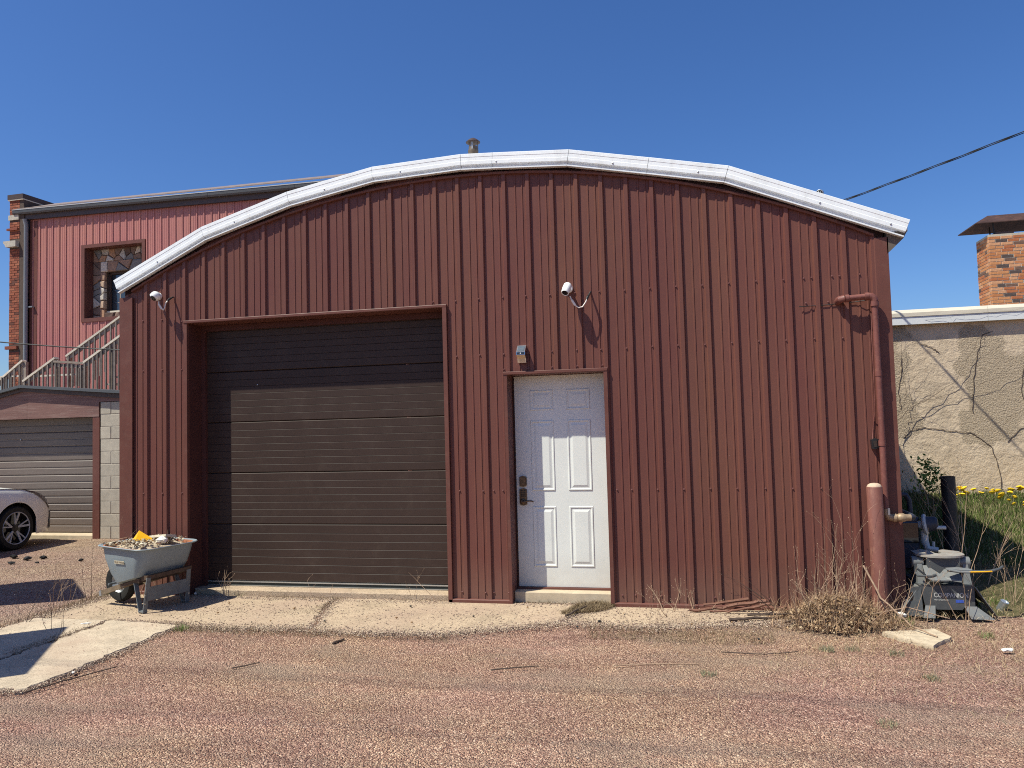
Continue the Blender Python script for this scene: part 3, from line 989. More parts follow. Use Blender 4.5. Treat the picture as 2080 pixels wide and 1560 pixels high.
def raised(x0, x1, z0, z1):
    m = MB()
    y = EY - .0006
    rings = [(0, 0), (.006, -.006), (.014, -.006), (.022, .0004), (.030, .0004), (.052, -.0065)]
    vs = []
    for d, dy in rings:
        vs += [(x0 + d, y + dy, z0 + d), (x1 - d, y + dy, z0 + d), (x1 - d, y + dy, z1 - d), (x0 + d, y + dy, z1 - d)]
    fs = []
    for i in range(len(rings) - 1):
        for j in range(4):
            k = (j + 1) % 4
            fs.append((i * 4 + j, i * 4 + k, i * 4 + 4 + k, i * 4 + 4 + j))
    e = (len(rings) - 1) * 4
    fs.append((e, e + 1, e + 2, e + 3))
    m.add(vs, fs)
    return m.build("door_panel", 'door_white', ed, fix=False)
for x0, x1 in ((3.565, 3.790), (3.915, 4.140)):
    raised(x0, x1, 1.780, 1.975)
    raised(x0, x1, 1.020, 1.685)
    raised(x0, x1, .310, .875)
def shield(x, z, w, h, y0, y1, c=.012):
    return MB().prism([(x - w / 2, z - h / 2 + c), (x - w * .2, z - h / 2 + .004), (x, z - h / 2), (x + w * .2, z - h / 2 + .004), (x + w / 2, z - h / 2 + c),
                       (x + w / 2, z + h / 2 - c), (x + w * .2, z + h / 2 - .004), (x, z + h / 2), (x - w * .2, z + h / 2 - .004), (x - w / 2, z + h / 2 - c)], y0, y1)
db = shield(3.480, 1.112, .068, .105, EY - .020, EY).build("deadbolt", 'bronze', ed)
shield(3.480, 1.112, .050, .084, EY - .028, EY - .0205).build("keypad_cover", 'bronze', ed)
m = shield(3.478, .965, .070, .165, EY - .014, EY)
lk = m.build("keypad_lock", 'bronze', ed)
m = MB()
for r_ in range(4):
    for c_ in range(3):
        m.lathe([(.006, 0), (.006, -.004), (0, -.005)], (3.461 + c_ * .017, EY - .0142, 1.024 - r_ * .017), (0, 1, 0), 8)
kk = m.build("keypad_buttons", 'black_plastic', ed)
m = MB()
m.lathe([(.024, 0), (.024, -.012), (.016, -.016), (.011, -.045), (0, -.046)], (3.474, EY - .0142, .925), (0, 1, 0), 14)
m.tube([(3.474, EY - .052, .925), (3.50, EY - .058, .924), (3.535, EY - .058, .931), (3.565, EY - .055, .930), (3.585, EY - .052, .921)], [.010, .009, .0075, .007, .005], 8)
m.build("lever", 'bronze', ed, smooth=True)
m = MB()
m.cbox(D0 + .001, D1 - .001, .055, EY + .05, .0, .104, .006)
m.build("door_sill", 'sill_pale', shed)
MB().box(D0 + .002, D1 - .002, EY - .03, EY + .04, .1045, .1205).build("threshold", 'maroon_trim', shed)

# flue pipe on the roof
fl = root("flue_pipe", (2.44, 2.5, 4.15), None, None)
attach(fl, shed)
MB().lathe([(.064, 3.95), (.064, 5.19), (.068, 5.20), (.068, 5.225), (.058, 5.23), (.058, 5.27)], (2.44, 2.5, 0), n=20).build("pipe", 'flue', fl, smooth=True)
MB().lathe([(.092, 5.322), (.094, 5.330), (.06, 5.362), (.018, 5.385), (0, 5.388)], (2.44, 2.5, 0), n=24).build("rain_cap", 'dark_brown', fl, smooth=True)
m = MB()
for k in range(3):
    t = .6 + k * 2.094
    m.box(2.44 + .062 * math.cos(t) - .008, 2.44 + .062 * math.cos(t) + .008, 2.5 + .062 * math.sin(t) - .004, 2.5 + .062 * math.sin(t) + .004, 5.20, 5.335)
m.build("cap_strap", 'galv', fl)

# ------------------------------------------------------------------ left: block garage with a low gable
gar = root("block_garage", (-6.2, 3.7, 0), "low block garage with brown board gable and taupe slatted door", "garage")
FY, RIGHT = 3.70, -2.6
def groof(x):
    return 2.525 - abs(x + 5.72) * (.082 if x > -5.72 else .19)
blk = MB().cbox(-.196, .196, 0, .19, .002, .192, .006)
bme = None
def block(x0, x1, z):
    m = MB().cbox(x0 + .004, x1 - .004, FY, FY + .19, z + .004, z + .196, .005)
    return m.build("block", 'block', gar)
for r_ in range(11):
    z = -.0 + r_ * .2
    x = -4.245
    first = True
    while x < RIGHT - .05:
        w = .2 if (first and r_ % 2 == 0) else .4
        x1 = min(x + w, RIGHT)
        b = block(x, x1, z)
        b.location.y = jit(.003)
        x = x1
        first = False
m = MB()
m.box(-4.243, RIGHT, FY + .0075, FY + .185, -.05, 2.198)
m.build("mortar", 'mortar', gar)
for (a, b) in ((-8.6, -5.655), (-5.651, -4.262), (-4.258, RIGHT)):
    m = MB()
    zb = 1.965 if b <= -4.25 else 2.205
    pts = [(a, zb), (b, zb), (b, groof(b) - .03)] + ([(-5.72, groof(-5.72) - .03)] if a < -5.72 < b else []) + [(a, groof(a) - .03)]
    m.prism(pts, FY - .012, FY + .04)
    m.build("gable_board", 'board', gar)
m = MB()
xs_ = [-8.7, -5.72, RIGHT + .05]
for a, b in zip(xs_[:-1], xs_[1:]):
    za, zb_ = groof(a), groof(b)
    m.add([(a, FY - .11, za), (b, FY - .11, zb_), (b, 9.0, zb_ + .02), (a, 9.0, za + .02),
           (a, FY - .11, za - .045), (b, FY - .11, zb_ - .045), (b, 9.0, zb_ - .03), (a, 9.0, za - .03)],
          [(3, 2, 1, 0), (4, 5, 6, 7), (0, 1, 5, 4), (1, 2, 6, 5), (2, 3, 7, 6), (3, 0, 4, 7)])
m.build("roof", 'gutter', gar)
m = MB()
m.prism([(-8.7, groof(-8.7) - .16), (-5.72, groof(-5.72) - .105), (RIGHT, groof(RIGHT) - .135), (RIGHT, groof(RIGHT) - .05), (-5.72, groof(-5.72) - .05), (-8.7, groof(-8.7) - .05)], FY - .045, FY - .013)
m.build("fascia_board", 'dark_brown', gar)  # dark strip in place of the shadow under the metal roof edge
gdr = root("garage_door", (-6, 3.94, 0), None, None)
attach(gdr, gar)
for k in range(8):
    z0 = .065 + k * .2385
    m = MB()
    pr = [(.02, z0 + .001), (.006, z0 + .004), (0, z0 + .016), (0, z0 + .105), (.007, z0 + .112), (.007, z0 + .128), (0, z0 + .135), (0, z0 + .222), (.012, z0 + .2375), (.02, z0 + .238)]
    n = len(pr)
    m.add([(-8.4, 3.94 + y, z) for y, z in pr] + [(-4.385, 3.94 + y, z) for y, z in pr], [(j, j + n, j + n + 1, j + 1) for j in range(n - 1)])
    m.build("door_slat", 'garage_slat', gdr, fix=False)
m = MB()
m.lathe([(.010, 0), (.010, -.01), (0, -.012)], (-6.02, 3.94, 1.62), (0, 1, 0), 8)
m.build("lock_handle", 'alu', gdr)
m = MB()
m.box(-4.385, -4.256, FY - .006, FY + .30, .0, 1.962)
m.build("door_frame", 'maroon_trim', gar)
m = MB()
m.box(-8.6, -4.386, FY + .041, FY + .30, 1.955, 1.975)
m.build("header_soffit", 'dark_brown', gar)
m = MB()
m.cbox(-8.6, -4.386, FY + .02, 4.1, -.05, .060, .012)
m.build("door_sill", 'sill_pale', gar)
m = MB()
m.box(-8.6, RIGHT, FY + .32, 8.9, 0, 2.2)
m.build("garage_body", 'dark_brown', gar)

# ------------------------------------------------------------------ far left: tall pink-red metal building
PA = R(-2.0)
pink = root("metal_building", (-14.3479, 12.2, 0), "tall faded red ribbed metal building behind the wooden stairs", "building", rz=PA)
def pw(u, w, z):
    c, s_ = math.cos(PA), math.sin(PA)
    return (-14.3479 + u * c - w * s_, 12.2 + u * s_ + w * c, z)
WU0, WU1, WZ0, WZ1 = 2.30, 4.29, 5.09, 7.16
def ptop(x):
    return 8.28 - .024 * x
e = [.30, 1.18, 2.13, 3.07, 4.02, 4.97, 5.92, 6.86, 7.81, 8.76, 9.7, 12.5, 15.5]
for i in range(len(e) - 1):
    sheet("wall_panel", rib_profile(e[i], e[i + 1], .237, .435, .024), 0, ptop, 'pink', pink, [(WU0, WU1, WZ0, WZ1)], local=True)
m = MB(); m.box(.285, .56, -.012, -.003, 0, 8.15); m.build("corner_trim", 'maroon_trim', pink, local=True)
m = MB(); m.box(.03, .19, -.10, .1, 0, 8.2); m.build("corner_post", 'dark_brown', pink, local=True)
m = MB()
m.tube([(.255, -.11, 0), (.255, -.11, 8.02), (.25, -.16, 8.2)], .062, 12)
for z in (5.55, 2.9):
    m.box(.25, .48, -.10, -.02, z - .02, z + .02)
m.build("downspout", 'downspout', pink, smooth=True, local=True)
def glz(u):
    return 8.36 - .022 * u
seg = [-.17, 2.55, 4.65, 6.6, 9.3, 12.3, 15.5]
for a, b in zip(seg[:-1], seg[1:]):
    m = MB()
    pr = [(0, 0), (-.13, -.01), (-.155, .035), (-.165, .115), (-.150, .118), (-.142, .05), (-.01, .04)]
    n = len(pr)
    m.add([(a + .004, y - .05, glz(a) + z) for y, z in pr] + [(b - .004, y - .05, glz(b) + z) for y, z in pr],
          [(j, j + n, (j + 1) % n + n, (j + 1) % n) for j in range(n)] + [tuple(range(n)), tuple(range(2 * n - 1, n - 1, -1))])
    m.build("gutter", 'gutter', pink, local=True)
    m = MB()
    m.add([(a, -.222, glz(a) + .115), (b, -.222, glz(b) + .115), (b, -.222, glz(b) + .136), (a, -.222, glz(a) + .136),
           (a, -.195, glz(a) + .120), (b, -.195, glz(b) + .120), (b, -.195, glz(b) + .138), (a, -.195, glz(a) + .138)],
          [(0, 1, 2, 3), (7, 6, 5, 4), (3, 2, 6, 7), (0, 4, 5, 1)])
    m.build("gutter_lip", 'gutter_lip', pink, local=True)
m = MB()
m.add([(-.1, -.10, 8.51), (15.5, -.10, 8.22), (15.5, -.02, 8.22), (-.1, -.02, 8.51), (-.1, -.10, 8.20), (15.5, -.10, 7.86), (15.5, -.02, 7.86), (-.1, -.02, 8.20)],
      [(0, 1, 2, 3), (7, 6, 5, 4), (0, 4, 5, 1), (0, 3, 7, 4)])
m.build("fascia_board", 'dark_brown', pink, local=True)
for k in range(14):
    a, b = -.05 + k * 1.12, -.05 + (k + 1) * 1.12 - .006
    m = MB()
    za, zb_ = 8.54 - .016 * a, 8.54 - .016 * b
    m.add([(a, -.16, za), (b, -.16, zb_), (b, 1.2, zb_ + .53), (a, 1.2, za + .53), (a, -.16, za - .03), (b, -.16, zb_ - .03), (b, 1.2, zb_ + .50), (a, 1.2, za + .50)],
          [(3, 2, 1, 0), (4, 5, 6, 7), (0, 1, 5, 4), (1, 2, 6, 5), (2, 3, 7, 6), (3, 0, 4, 7)])
    m.build("roof_sheet", 'brown_roof', pink, local=True)
m = MB(); m.box(.2, 15.4, 1.0, 9, 0, 8.4); m.box(.2, 15.4, .5, .99, 7.3, 8.2); m.build("building_core", 'dark_brown', pink, local=True)
# window recess with old stone facing
m = MB()
for (a, b, c, d) in ((WU0 - .12, WU0, WZ0 - .11, WZ1 + .10), (WU1, WU1 + .11, WZ0 - .11, WZ1 + .10), (WU0 + .001, WU1 - .001, WZ1, WZ1 + .10), (WU0 + .001, WU1 - .001, WZ0 - .11, WZ0)):
    m.box(a, b, -.035, .34, c, d)
m.build("window_trim", 'maroon_trim', pink, local=True)
SY = .30
GU0, GU1, GZ0, GZ1 = 2.73, 4.6, 5.28, 6.48
m = MB()
m.box(WU0 - .1, GU0 - .002, SY + .03, SY + .4, WZ0 - .1, WZ1 + .1)
m.box(GU0 - .001, WU1 + .3, SY + .03, SY + .4, GZ1 + .001, WZ1 + .1)
m.box(GU0 - .001, WU1 + .3, SY + .03, SY + .4, WZ0 - .1, GZ0)
m.build("stone_backing", 'dark_mortar', pink, local=True)
def stones(x0, x1, z0, z1, nx, nz, seed, gap=.022, dep=.06):
    rr = random.Random(seed)
    for poly in voronoi_stones(x0, x1, z0, z1, nx, nz, seed, gap):
        cx, cz = sum(p[0] for p in poly) / len(poly), sum(p[1] for p in poly) / len(poly)
        d = rr.uniform(.4, 1) * dep
        n = len(poly)
        vs = [(x, SY + .06, z) for x, z in poly] + [(x, SY + .03 - d * .7, z) for x, z in poly] + [(cx + (x - cx) * .8, SY + .03 - d + rr.uniform(-.012, .012), cz + (z - cz) * .8) for x, z in poly]
        fs = []
        for i in range(n):
            j = (i + 1) % n
            fs += [(i, j, j + n, i + n), (i + n, j + n, j + 2 * n, i + 2 * n)]
        fs.append(tuple(range(2 * n, 3 * n)))
        MB().add(vs, fs).build("stone", 'stone', pink, local=True)
stones(WU0, WU1, 6.80, WZ1, 8, 2, 1)
stones(WU0 + .28, WU1, 6.49, 6.79, 6, 1, 3, dep=.12)
stones(WU0, GU0 - .16, WZ0, 6.79, 1, 9, 4)
stones(GU0 - .155, GU0, WZ0, 6.48, 1, 6, 5, dep=.09)
stones(GU0 + .01, WU1, WZ0, GZ0 - .015, 5, 1, 6, dep=.10)
wf = MB()
for (a, b, c, d) in ((GU0, GU0 + .06, GZ0 + .06, GZ1), (GU0 + .001, WU1, GZ1 - .05, GZ1 - .001), (3.30, 3.345, GZ0 + .061, GZ1 - .051)):
    wf.box(a, b, SY + .14, SY + .20, c, d)
wfo = wf.build("window_frame", 'dark_brown', pink, local=True)
MB().box(GU0 + .001, WU1, SY + .06, SY + .2, GZ0 + .001, GZ0 + .05).build("window_sill", 'cap_cream', pink, local=True)
MB().box(3.346, 3.372, SY + .12, SY + .16, GZ0 + .06, GZ1 - .06).build("sash_bar", 'alu', pink, local=True)
MB().box(GU0 + .06, WU1 + .2, SY + .21, SY + .22, GZ0 + .05, GZ1 - .04).build("window_pane", 'glass', pink, local=True)
MB().box(3.06, 3.10, SY + .205, SY + .209, 5.62, 5.85).build("curtain_edge", 'wood_grey', pink, local=True)
MB().box(2.98, 3.28, SY + .205, SY + .2085, 5.575, 5.60).build("pane_rail", 'wood_grey', pink, local=True)

# ------------------------------------------------------------------ brick corner pier of the old brick building
pier = root("brick_pier", pw(-.15, .1, 0), "narrow red brick pier with dark capped top beside grey downspout", "brick pier", rz=PA)
# local: x along wall, y depth
BW = .205
def bl(u):
    return u + .15
brk = {}
def brick(L, H, Dp, name="brick"):
    k = (round(L, 3), round(H, 3), round(Dp, 3))
    if k not in brk:
        m = MB().cbox(-L / 2, L / 2, 0, Dp, -H / 2, H / 2, .004)
        o = m.build("brick", 'brick_red')
        brk[k] = o.data
        bpy.data.objects.remove(o)
    return brk[k]
rr = random.Random(2)
X0, X1 = bl(-.345), bl(.035)
CH = .074
zc = 3.0
row = 0
bands = [(8.20, 8.36), (7.36, 7.56), (4.28, 4.40)]
while zc < 8.78:
    if not any(a - .035 < zc < b + .035 for a, b in bands):
        cut = X0 + (.10 if row % 2 else .205)
        for a, b in ((X0, cut), (cut, min(X1, cut + .205)), (min(X1, cut + .205), X1)):
            if b - a < .03:
                continue
            me = brick(b - a - .010, CH - .012, .10)
            inst("brick", me, ((a + b) / 2, -.235 + rr.uniform(-.004, .004), zc), pier, local=True)
    zc += CH
    row += 1
MB().box(X0 + .006, X1 + .15, -.228, .9, 2.6, 8.80).build("mortar", 'dark_mortar', pier, local=True)
MB().box(X0 - .02, X1 - .02, -.26, -.2281, 8.205, 8.355).build("stone_band", 'stone_cap', pier, local=True)
MB().prism([(X0 - .10, 7.55), (X0 - .10, 7.50), (X0 - .04, 7.44), (X0 - .01, 7.37), (X1 - .02, 7.37), (X1 - .02, 7.55)], -.36, -.2281).build("cornice", 'stone_cap', pier, local=True)
MB().box(X0 - .055, X1 - .03, -.29, -.2281, 7.89, 7.95).build("brick_string_course", 'brick_red', pier, local=True)
MB().box(X0 - .075, X1 - .02, -.30, -.2281, 4.30, 4.395).build("sill_band", 'brick_red', pier, local=True)
m = MB()
m.box(X0 - .03, X1 + .155, -.27, .9, 8.80, 8.83)
m.build("cap_lip", 'cap_cream', pier, local=True)
m = MB()
m.add([(X0 - .035, -.28, 8.832), (X1 + .16, -.28, 8.832), (X1 + .16, 6, 8.832), (X0 - .035, 6, 8.832),
       (X0 - .035, -.28, 8.975), (X1 + .16, -.28, 8.975), (X1 + .16, 6, 8.975), (X0 - .035, 6, 8.975)],
      [(3, 2, 1, 0), (4, 5, 6, 7), (0, 1, 5, 4), (1, 2, 6, 5), (2, 3, 7, 6), (3, 0, 4, 7)])
m.build("parapet_cap", 'dark_brown', pier, local=True)
MB().box(X1 - .05, X1 + .14, -.22, 6, 8.2, 8.831).build("parapet_side", 'dark_brown', pier, local=True)

# ------------------------------------------------------------------ timber stairs on the garage roof
stair = root("wooden_stairs", (-10.5, 9.6, 2.2), "weathered pale wooden stairs and railings above block garage roof", "stairs")
ZB = 2.38
def rail(pts, y, cap='wood_white'):
    for a, b in zip(pts[:-1], pts[1:]):
        A, B = Vector((a[0], y, a[1])), Vector((b[0], y, b[1]))
        MB().bar(A, B, .15, .052, (0, 0, 1)).build("handrail", cap, stair)
        MB().bar(A + Vector((0, -.02, -.085)), B + Vector((0, -.02, -.085)), .04, .09, (0, 0, 1)).build("rail_board", 'wood_grey', stair)
def balusters(pts, y, pitch, zb, w=.036, skip=()):
    for a, b in zip(pts[:-1], pts[1:]):
        n = max(1, int(abs(b[0] - a[0]) / pitch))
        for k in range(n):
            t = (k + .5) / n
            x = a[0] + (b[0] - a[0]) * t
            zt = a[1] + (b[1] - a[1]) * t - .05
            zlow = zb(x) if callable(zb) else zb
            yy = y - .058 + jit(.004)
            MB().box(x - w / 2, x + w / 2, yy - .018, yy + .018, zlow, zt).build("baluster", 'baluster', stair)
near = [(-11.53, 3.10), (-10.56, 3.66)]
near2 = [(-10.60, 3.57), (-9.72, 3.49)]
near3 = [(-9.73, 3.49), (-8.0, 4.50)]
rail(near, 9.5); balusters(near, 9.5, .125, ZB)
rail(near2, 9.5, 'wood_grey'); balusters(near2, 9.5, .112, ZB)
rail(near3, 9.5); balusters(near3, 9.5, .118, lambda x: 2.38 if x < -9.2 else 2.38 + (x + 9.2) * .58)
far1 = [(-13.5, 3.20), (-12.65, 3.77)]
far2 = [(-11.25, 3.82), (-8.6, 5.35)]
rail(far1, 10.6); balusters(far1, 10.6, .16, ZB)
rail(far2, 10.6); balusters(far2, 10.6, .16, lambda x: 3.0 + max(0, (x + 10.6)) * .58)
for (x, y, zt) in ((-12.62, 10.62, 3.74), (-11.20, 10.62, 3.78), (-10.55, 9.52, 3.60), (-9.74, 9.52, 3.45), (-8.9, 9.53, 3.9)):
    MB().box(x - .045, x + .045, y - .04, y + .045, 2.3, zt).build("newel_post", 'wood_grey', stair)
MB().box(-14.2, -12.70, 10.56, 10.64, 3.33, 3.37).build("handrail", 'wood_white', stair)
for k in range(8):
    x = -14.1 + k * .16
    MB().box(x - .02, x + .02, 10.5, 10.54, ZB, 3.33).build("baluster", 'baluster', stair)
MB().box(-12.5, -10.7, 10.55, 10.62, 3.30, 3.345).build("landing_rail", 'wood_white', stair)
for k in range(8):                           # treads climbing to the right behind the near rail
    x, z = -9.55 + k * .27, 2.62 + k * .17
    MB().box(x - .15, x + .15, 9.58, 10.5, z - .04, z).build("tread", 'wood_white', stair)
MB().bar((-9.75, 10.52, 2.45), (-7.4, 10.52, 3.9), .05, .28).build("stringer", 'wood_grey', stair)
for x in (-12.3, -11.0, -9.7, -8.4):
    for y in (9.45, 10.6):
        MB().box(x - .045, x + .045, y - .045 + .09, y + .045 + .09, 0.0, 2.6).build("support_post", 'wood_grey', stair)
MB().box(-14.2, -9.5, 9.48, 10.6, 2.30, 2.36).build("deck", 'wood_grey', stair)

# black service cable at the left
m = MB()
pts = []
for i in range(25):
    t = -1.4 + 2.4 * i / 24
    pts.append((-11.5 + 8.6 * t, 6.0, 4.03 - .90 * t - .12 * 4 * t * (1 - t)))
tag(m.tube(pts, .014, 6).build("service_cable", 'cable'), "black cable sagging across in front of the faded red wall", "cable")

# ------------------------------------------------------------------ right: stucco building, brick chimney
stu = root("stucco_building", (10, 4.6, 0), "low building with cracked patched tan stucco wall and white flashing", "building")
NXs, NZs = 90, 44
sv, sf = [], []
sx0, sx1, sz0, sz1 = 7.02, 16.0, -.1, 3.0
for j in range(NZs + 1):
    for i in range(NXs + 1):
        x, z = sx0 + (sx1 - sx0) * i / NXs, sz0 + (sz1 - sz0) * j / NZs
        sv.append((x, 4.6 + .003 * math.sin(2.1 * x + 1.3 * z) + .002 * math.sin(5 * z - 3 * x), z))
for j in range(NZs):
    for i in range(NXs):
        a = j * (NXs + 1) + i
        sf.append((a, a + 1, a + NXs + 2, a + NXs + 1))
o = MB().add(sv, sf).build("stucco_wall", 'stucco', stu, fix=False, smooth=True)
MB().box(7.02, 16, 4.64, 12.5, -.1, 2.98).build("building_body", 'stucco', stu)
for a, b in ((7.0, 9.02), (9.024, 11.4), (11.404, 16.0)):
    MB().box(a, b, 4.515, 4.62, 2.885, 2.992).build("flashing", 'cap_white', stu)
    m = MB()
    m.prism([(4.505, 2.993), (4.505, 3.045), (4.53, 3.085), (4.60, 3.10), (5.0, 3.10), (5.0, 2.993)], a, b, 'yz')
    m.build("coping", 'cap_cream', stu)
MB().box(7.02, 16, 5.001, 12.5, 2.985, 3.03).build("roof", 'galv', stu)
def ribbon(m, pts, w, y, depth=.008):
    for (a, b) in zip(pts[:-1], pts[1:]):
        m.bar((a[0], y, a[1]), (b[0], y, b[1]), w * random.uniform(.6, 1.3), depth, (0, 1, 0))
def wob(pts, amt, n=6):
    out = []
    for a, b in zip(pts[:-1], pts[1:]):
        for k in range(n):
            t = k / n
            out.append((a[0] + (b[0] - a[0]) * t + jit(amt), a[1] + (b[1] - a[1]) * t + jit(amt)))
    out.append(pts[-1])
    return out
crk = [[(7.914, 1.33), (8.011, 1.424), (8.168, 1.461), (8.383, 1.435), (8.565, 1.404), (8.775, 1.372), (8.92, 1.269), (9.004, 1.168), (9.053, .969), (9.096, .672), (9.06, .55)],
       [(8.795, 1.638), (8.822, 2.039), (8.892, 2.438), (8.966, 2.70), (9.1, 2.74)],
       [(7.95, 2.45), (7.93, 2.2), (7.88, 1.95), (7.91, 1.7)], [(9.45, 2.3), (9.40, 1.9), (9.5, 1.6)], [(8.2, 2.62), (8.35, 2.55), (8.42, 2.48)],
       [(9.2, 1.25), (9.35, 1.4), (9.5, 1.48)]]
for c in crk:
    m = MB()
    ribbon(m, wob(c, .010), .007, 4.596, .004)
    m.build("crack", 'dark_mortar', stu)

ch = root("brick_chimney", (11.0, 8.75, 3.03), "orange and black brick chimney under a rusty metal hood", "chimney")
CX0, CX1, CY0, CY1, CZ0, CZ1 = 10.475, 11.55, 8.5, 9.12, 3.03, 4.885
cb = {}
def cbrick(L):
    k = round(L, 2)
    if k not in cb:
        o = MB().cbox(-L / 2, L / 2, 0, .09, -.0245, .0245, .004).build("brick", 'brick_orange')
        cb[k] = o.data
        bpy.data.objects.remove(o)
    return cb[k]
MB().box(CX0 + .007, CX1, CY0 + .007, CY1, CZ0, CZ1 - .004).build("mortar", 'mortar', ch)
rr = random.Random(9)
z, row = CZ0 + .03, 0
while z < CZ1 - .02:
    x = CX0
    L = .11 if row % 2 else .20
    while x < CX1 - .03:
        w = min(L, CX1 - x)
        inst("brick", cbrick(w - .011), (x + w / 2, CY0 + rr.uniform(-.004, .003), z), ch)
        x += w
        L = rr.choice((.20, .20, .20, .13))
    y = CY0 + .095 if row % 2 else CY0 + .19
    if row % 2 == 0:
        pass
    ys = CY0 + .006 if row % 2 == 0 else CY0 + .0955
    yy = ys if row % 2 else CY0 + .0955
    while yy < CY1 - .03:
        w = min(.20 if row % 2 else .115 if yy < CY0 + .1 else .2, CY1 - yy)
        inst("brick", cbrick(w - .011), (CX0 + rr.uniform(-.003, .003), yy + w / 2, z), ch, rot=(0, 0, -math.pi / 2))
        yy += w
    z += .0585
    row += 1
MB().box(10.62, 10.92, 8.56, 8.95, CZ1, CZ1 + .045).build("flue_tile", 'dark_brown', ch)
for x, y in ((10.60, 8.56), (10.69, 9.0), (11.45, 8.56), (11.4, 9.0)):
    MB().bar((x, y, CZ1 - .02), (x - .015, y, 5.12), .02, .02, (0, 1, 0)).build("hood_leg", 'cable', ch)
m = MB()
hx0, hx1, hy0, hy1 = 10.27, 11.8, 8.46, 9.42
m.add([(hx0, hy0, 5.09), (hx1, hy0, 5.09), (hx1, hy1, 5.09), (hx0, hy1, 5.09), (hx0 + .30, hy0 + .28, 5.27), (hx1 - .3, hy0 + .28, 5.27), (hx1 - .3, hy1 - .28, 5.27), (hx0 + .30, hy1 - .28, 5.27),
       (hx0, hy0, 5.105), (hx1, hy0, 5.105), (hx1, hy1, 5.105), (hx0, hy1, 5.105), (hx0 + .30, hy0 + .28, 5.285), (hx1 - .3, hy0 + .28, 5.285), (hx1 - .3, hy1 - .28, 5.285), (hx0 + .30, hy1 - .28, 5.285)],
      [(0, 4, 5, 1), (1, 5, 6, 2), (2, 6, 7, 3), (3, 7, 4, 0), (4, 7, 6, 5), (8, 9, 13, 12), (9, 10, 14, 13), (10, 11, 15, 14), (11, 8, 12, 15), (12, 13, 14, 15),
       (0, 1, 9, 8), (1, 2, 10, 9), (2, 3, 11, 10), (3, 0, 8, 11)])
m.build("hood", paint("rusty_hood", (.060, .030, .022), .6, .3, 5, dirt=(.16, .07, .04), dirt_amt=.6), ch)

# twisted overhead service wire
m = MB()
a, b = Vector((5.6, 6.12, 4.47)), Vector((10.6, -.72, 4.70))
n = 120
for s_ in range(3):
    pts = []
    for i in range(n + 1):
        t = i / n
        q = a.lerp(b, t) + Vector((0, 0, -.10 * 4 * t * (1 - t) + .085))
        ph = 26 * t + s_ * 2.094
        q += Vector((.007 * math.cos(ph), .007 * math.cos(ph), .010 * math.sin(ph)))
        pts.append(q)
    m.tube(pts, .0052, 5)
tag(m.build("service_wire", 'cable'), "twisted black overhead wire rising from the white roof edge", "wire")
mast = root("wire_mast", (5.6, 6.15, 3.8), "steel mast for the overhead wire on the shed roof", "mast")
MB().tube([(5.6, 6.15, 3.7), (5.6, 6.15, 4.58)], .03, 10).build("pole", 'galv', mast)
MB().lathe([(.045, 4.58), (.05, 4.62), (.02, 4.66), (0, 4.66)], (5.6, 6.15, 0), n=12).build("weather_cap", 'galv', mast)

# ------------------------------------------------------------------ fixtures on the shed wall
def ball_camera(cx, cz, drop_pts, plug, label, dome):
    mx = cx - (.085 if dome else .012)
    """small white camera on a round base, lens tilted down towards the yard"""
    t = root("security_camera", (cx, 0, cz), label, "security camera", "security cameras on the shed wall")
    MB().lathe([(.040, 0), (.040, -.018), (.034, -.026), (.016, -.030), (.014, -.125), (0, -.126)], (mx, 0, cz + .022), (0, 1, 0), 20).build("mount", 'white_plastic', t, smooth=True)
    if dome:
        MB().lathe([(.0, -.040), (.030, -.036), (.046, -.020), (.052, 0), (.050, .016), (.040, .034), (.034, .040)], (cx - .008, -.150, cz), Vector((-.22, -.62, -.62)), 22).build("housing", 'white_plastic', t, smooth=True)
        MB().lathe([(.034, .0395), (.028, .046), (.014, .050), (0, .0515)], (cx - .008, -.150, cz), Vector((-.22, -.62, -.62)), 20).build("lens", 'lens', t, smooth=True)
    else:
        d = Vector((-.20, -.55, -.75))
        MB().lathe([(0, -.060), (.026, -.056), (.038, -.040), (.040, .0), (.036, .052), (.033, .058), (.028, .055)], (cx - .010, -.145, cz), d, 22, cap=False).build("housing", 'white_plastic', t, smooth=True)
        MB().lathe([(.028, .054), (.026, .050), (.012, .053), (0, .054)], (cx - .010, -.145, cz), d, 20).build("lens", 'lens', t, smooth=True)
    m = MB()
    m.tube(drop_pts, [.006] * len(drop_pts), 6)
    m.build("cable", 'white_cable', t, smooth=True)
    m = MB()
    m.tube([drop_pts[1], drop_pts[2]], .0105, 8)
    m.build("cable_joint", 'white_cable', t, smooth=True)
    MB().tube(plug, [.009, .012, .008, .006][:len(plug)], 7).build("cable_plug", 'black_plastic', t, smooth=True)
    return t
ball_camera(4.015, 2.868, [(4.03, -.12, 2.80), (4.045, -.125, 2.765), (4.075, -.12, 2.715), (4.105, -.115, 2.692), (4.14, -.11, 2.70), (4.17, -.10, 2.745), (4.185, -.09, 2.785)],
            [(4.178, -.095, 2.765), (4.186, -.085, 2.79), (4.196, -.03, 2.825), (4.203, -.004, 2.852)], "white bullet security camera above the entry door", False)
ball_camera(-.243, 3.070, [(-.232, -.13, 3.015), (-.228, -.135, 2.985), (-.200, -.125, 2.935), (-.185, -.12, 2.925), (-.178, -.11, 2.952), (-.172, -.10, 3.0), (-.162, -.08, 3.028)],
            [(-.166, -.085, 3.022), (-.160, -.06, 3.045), (-.155, -.02, 3.07), (-.145, -.004, 3.075)], "white dome security camera near the shed's left corner", True)
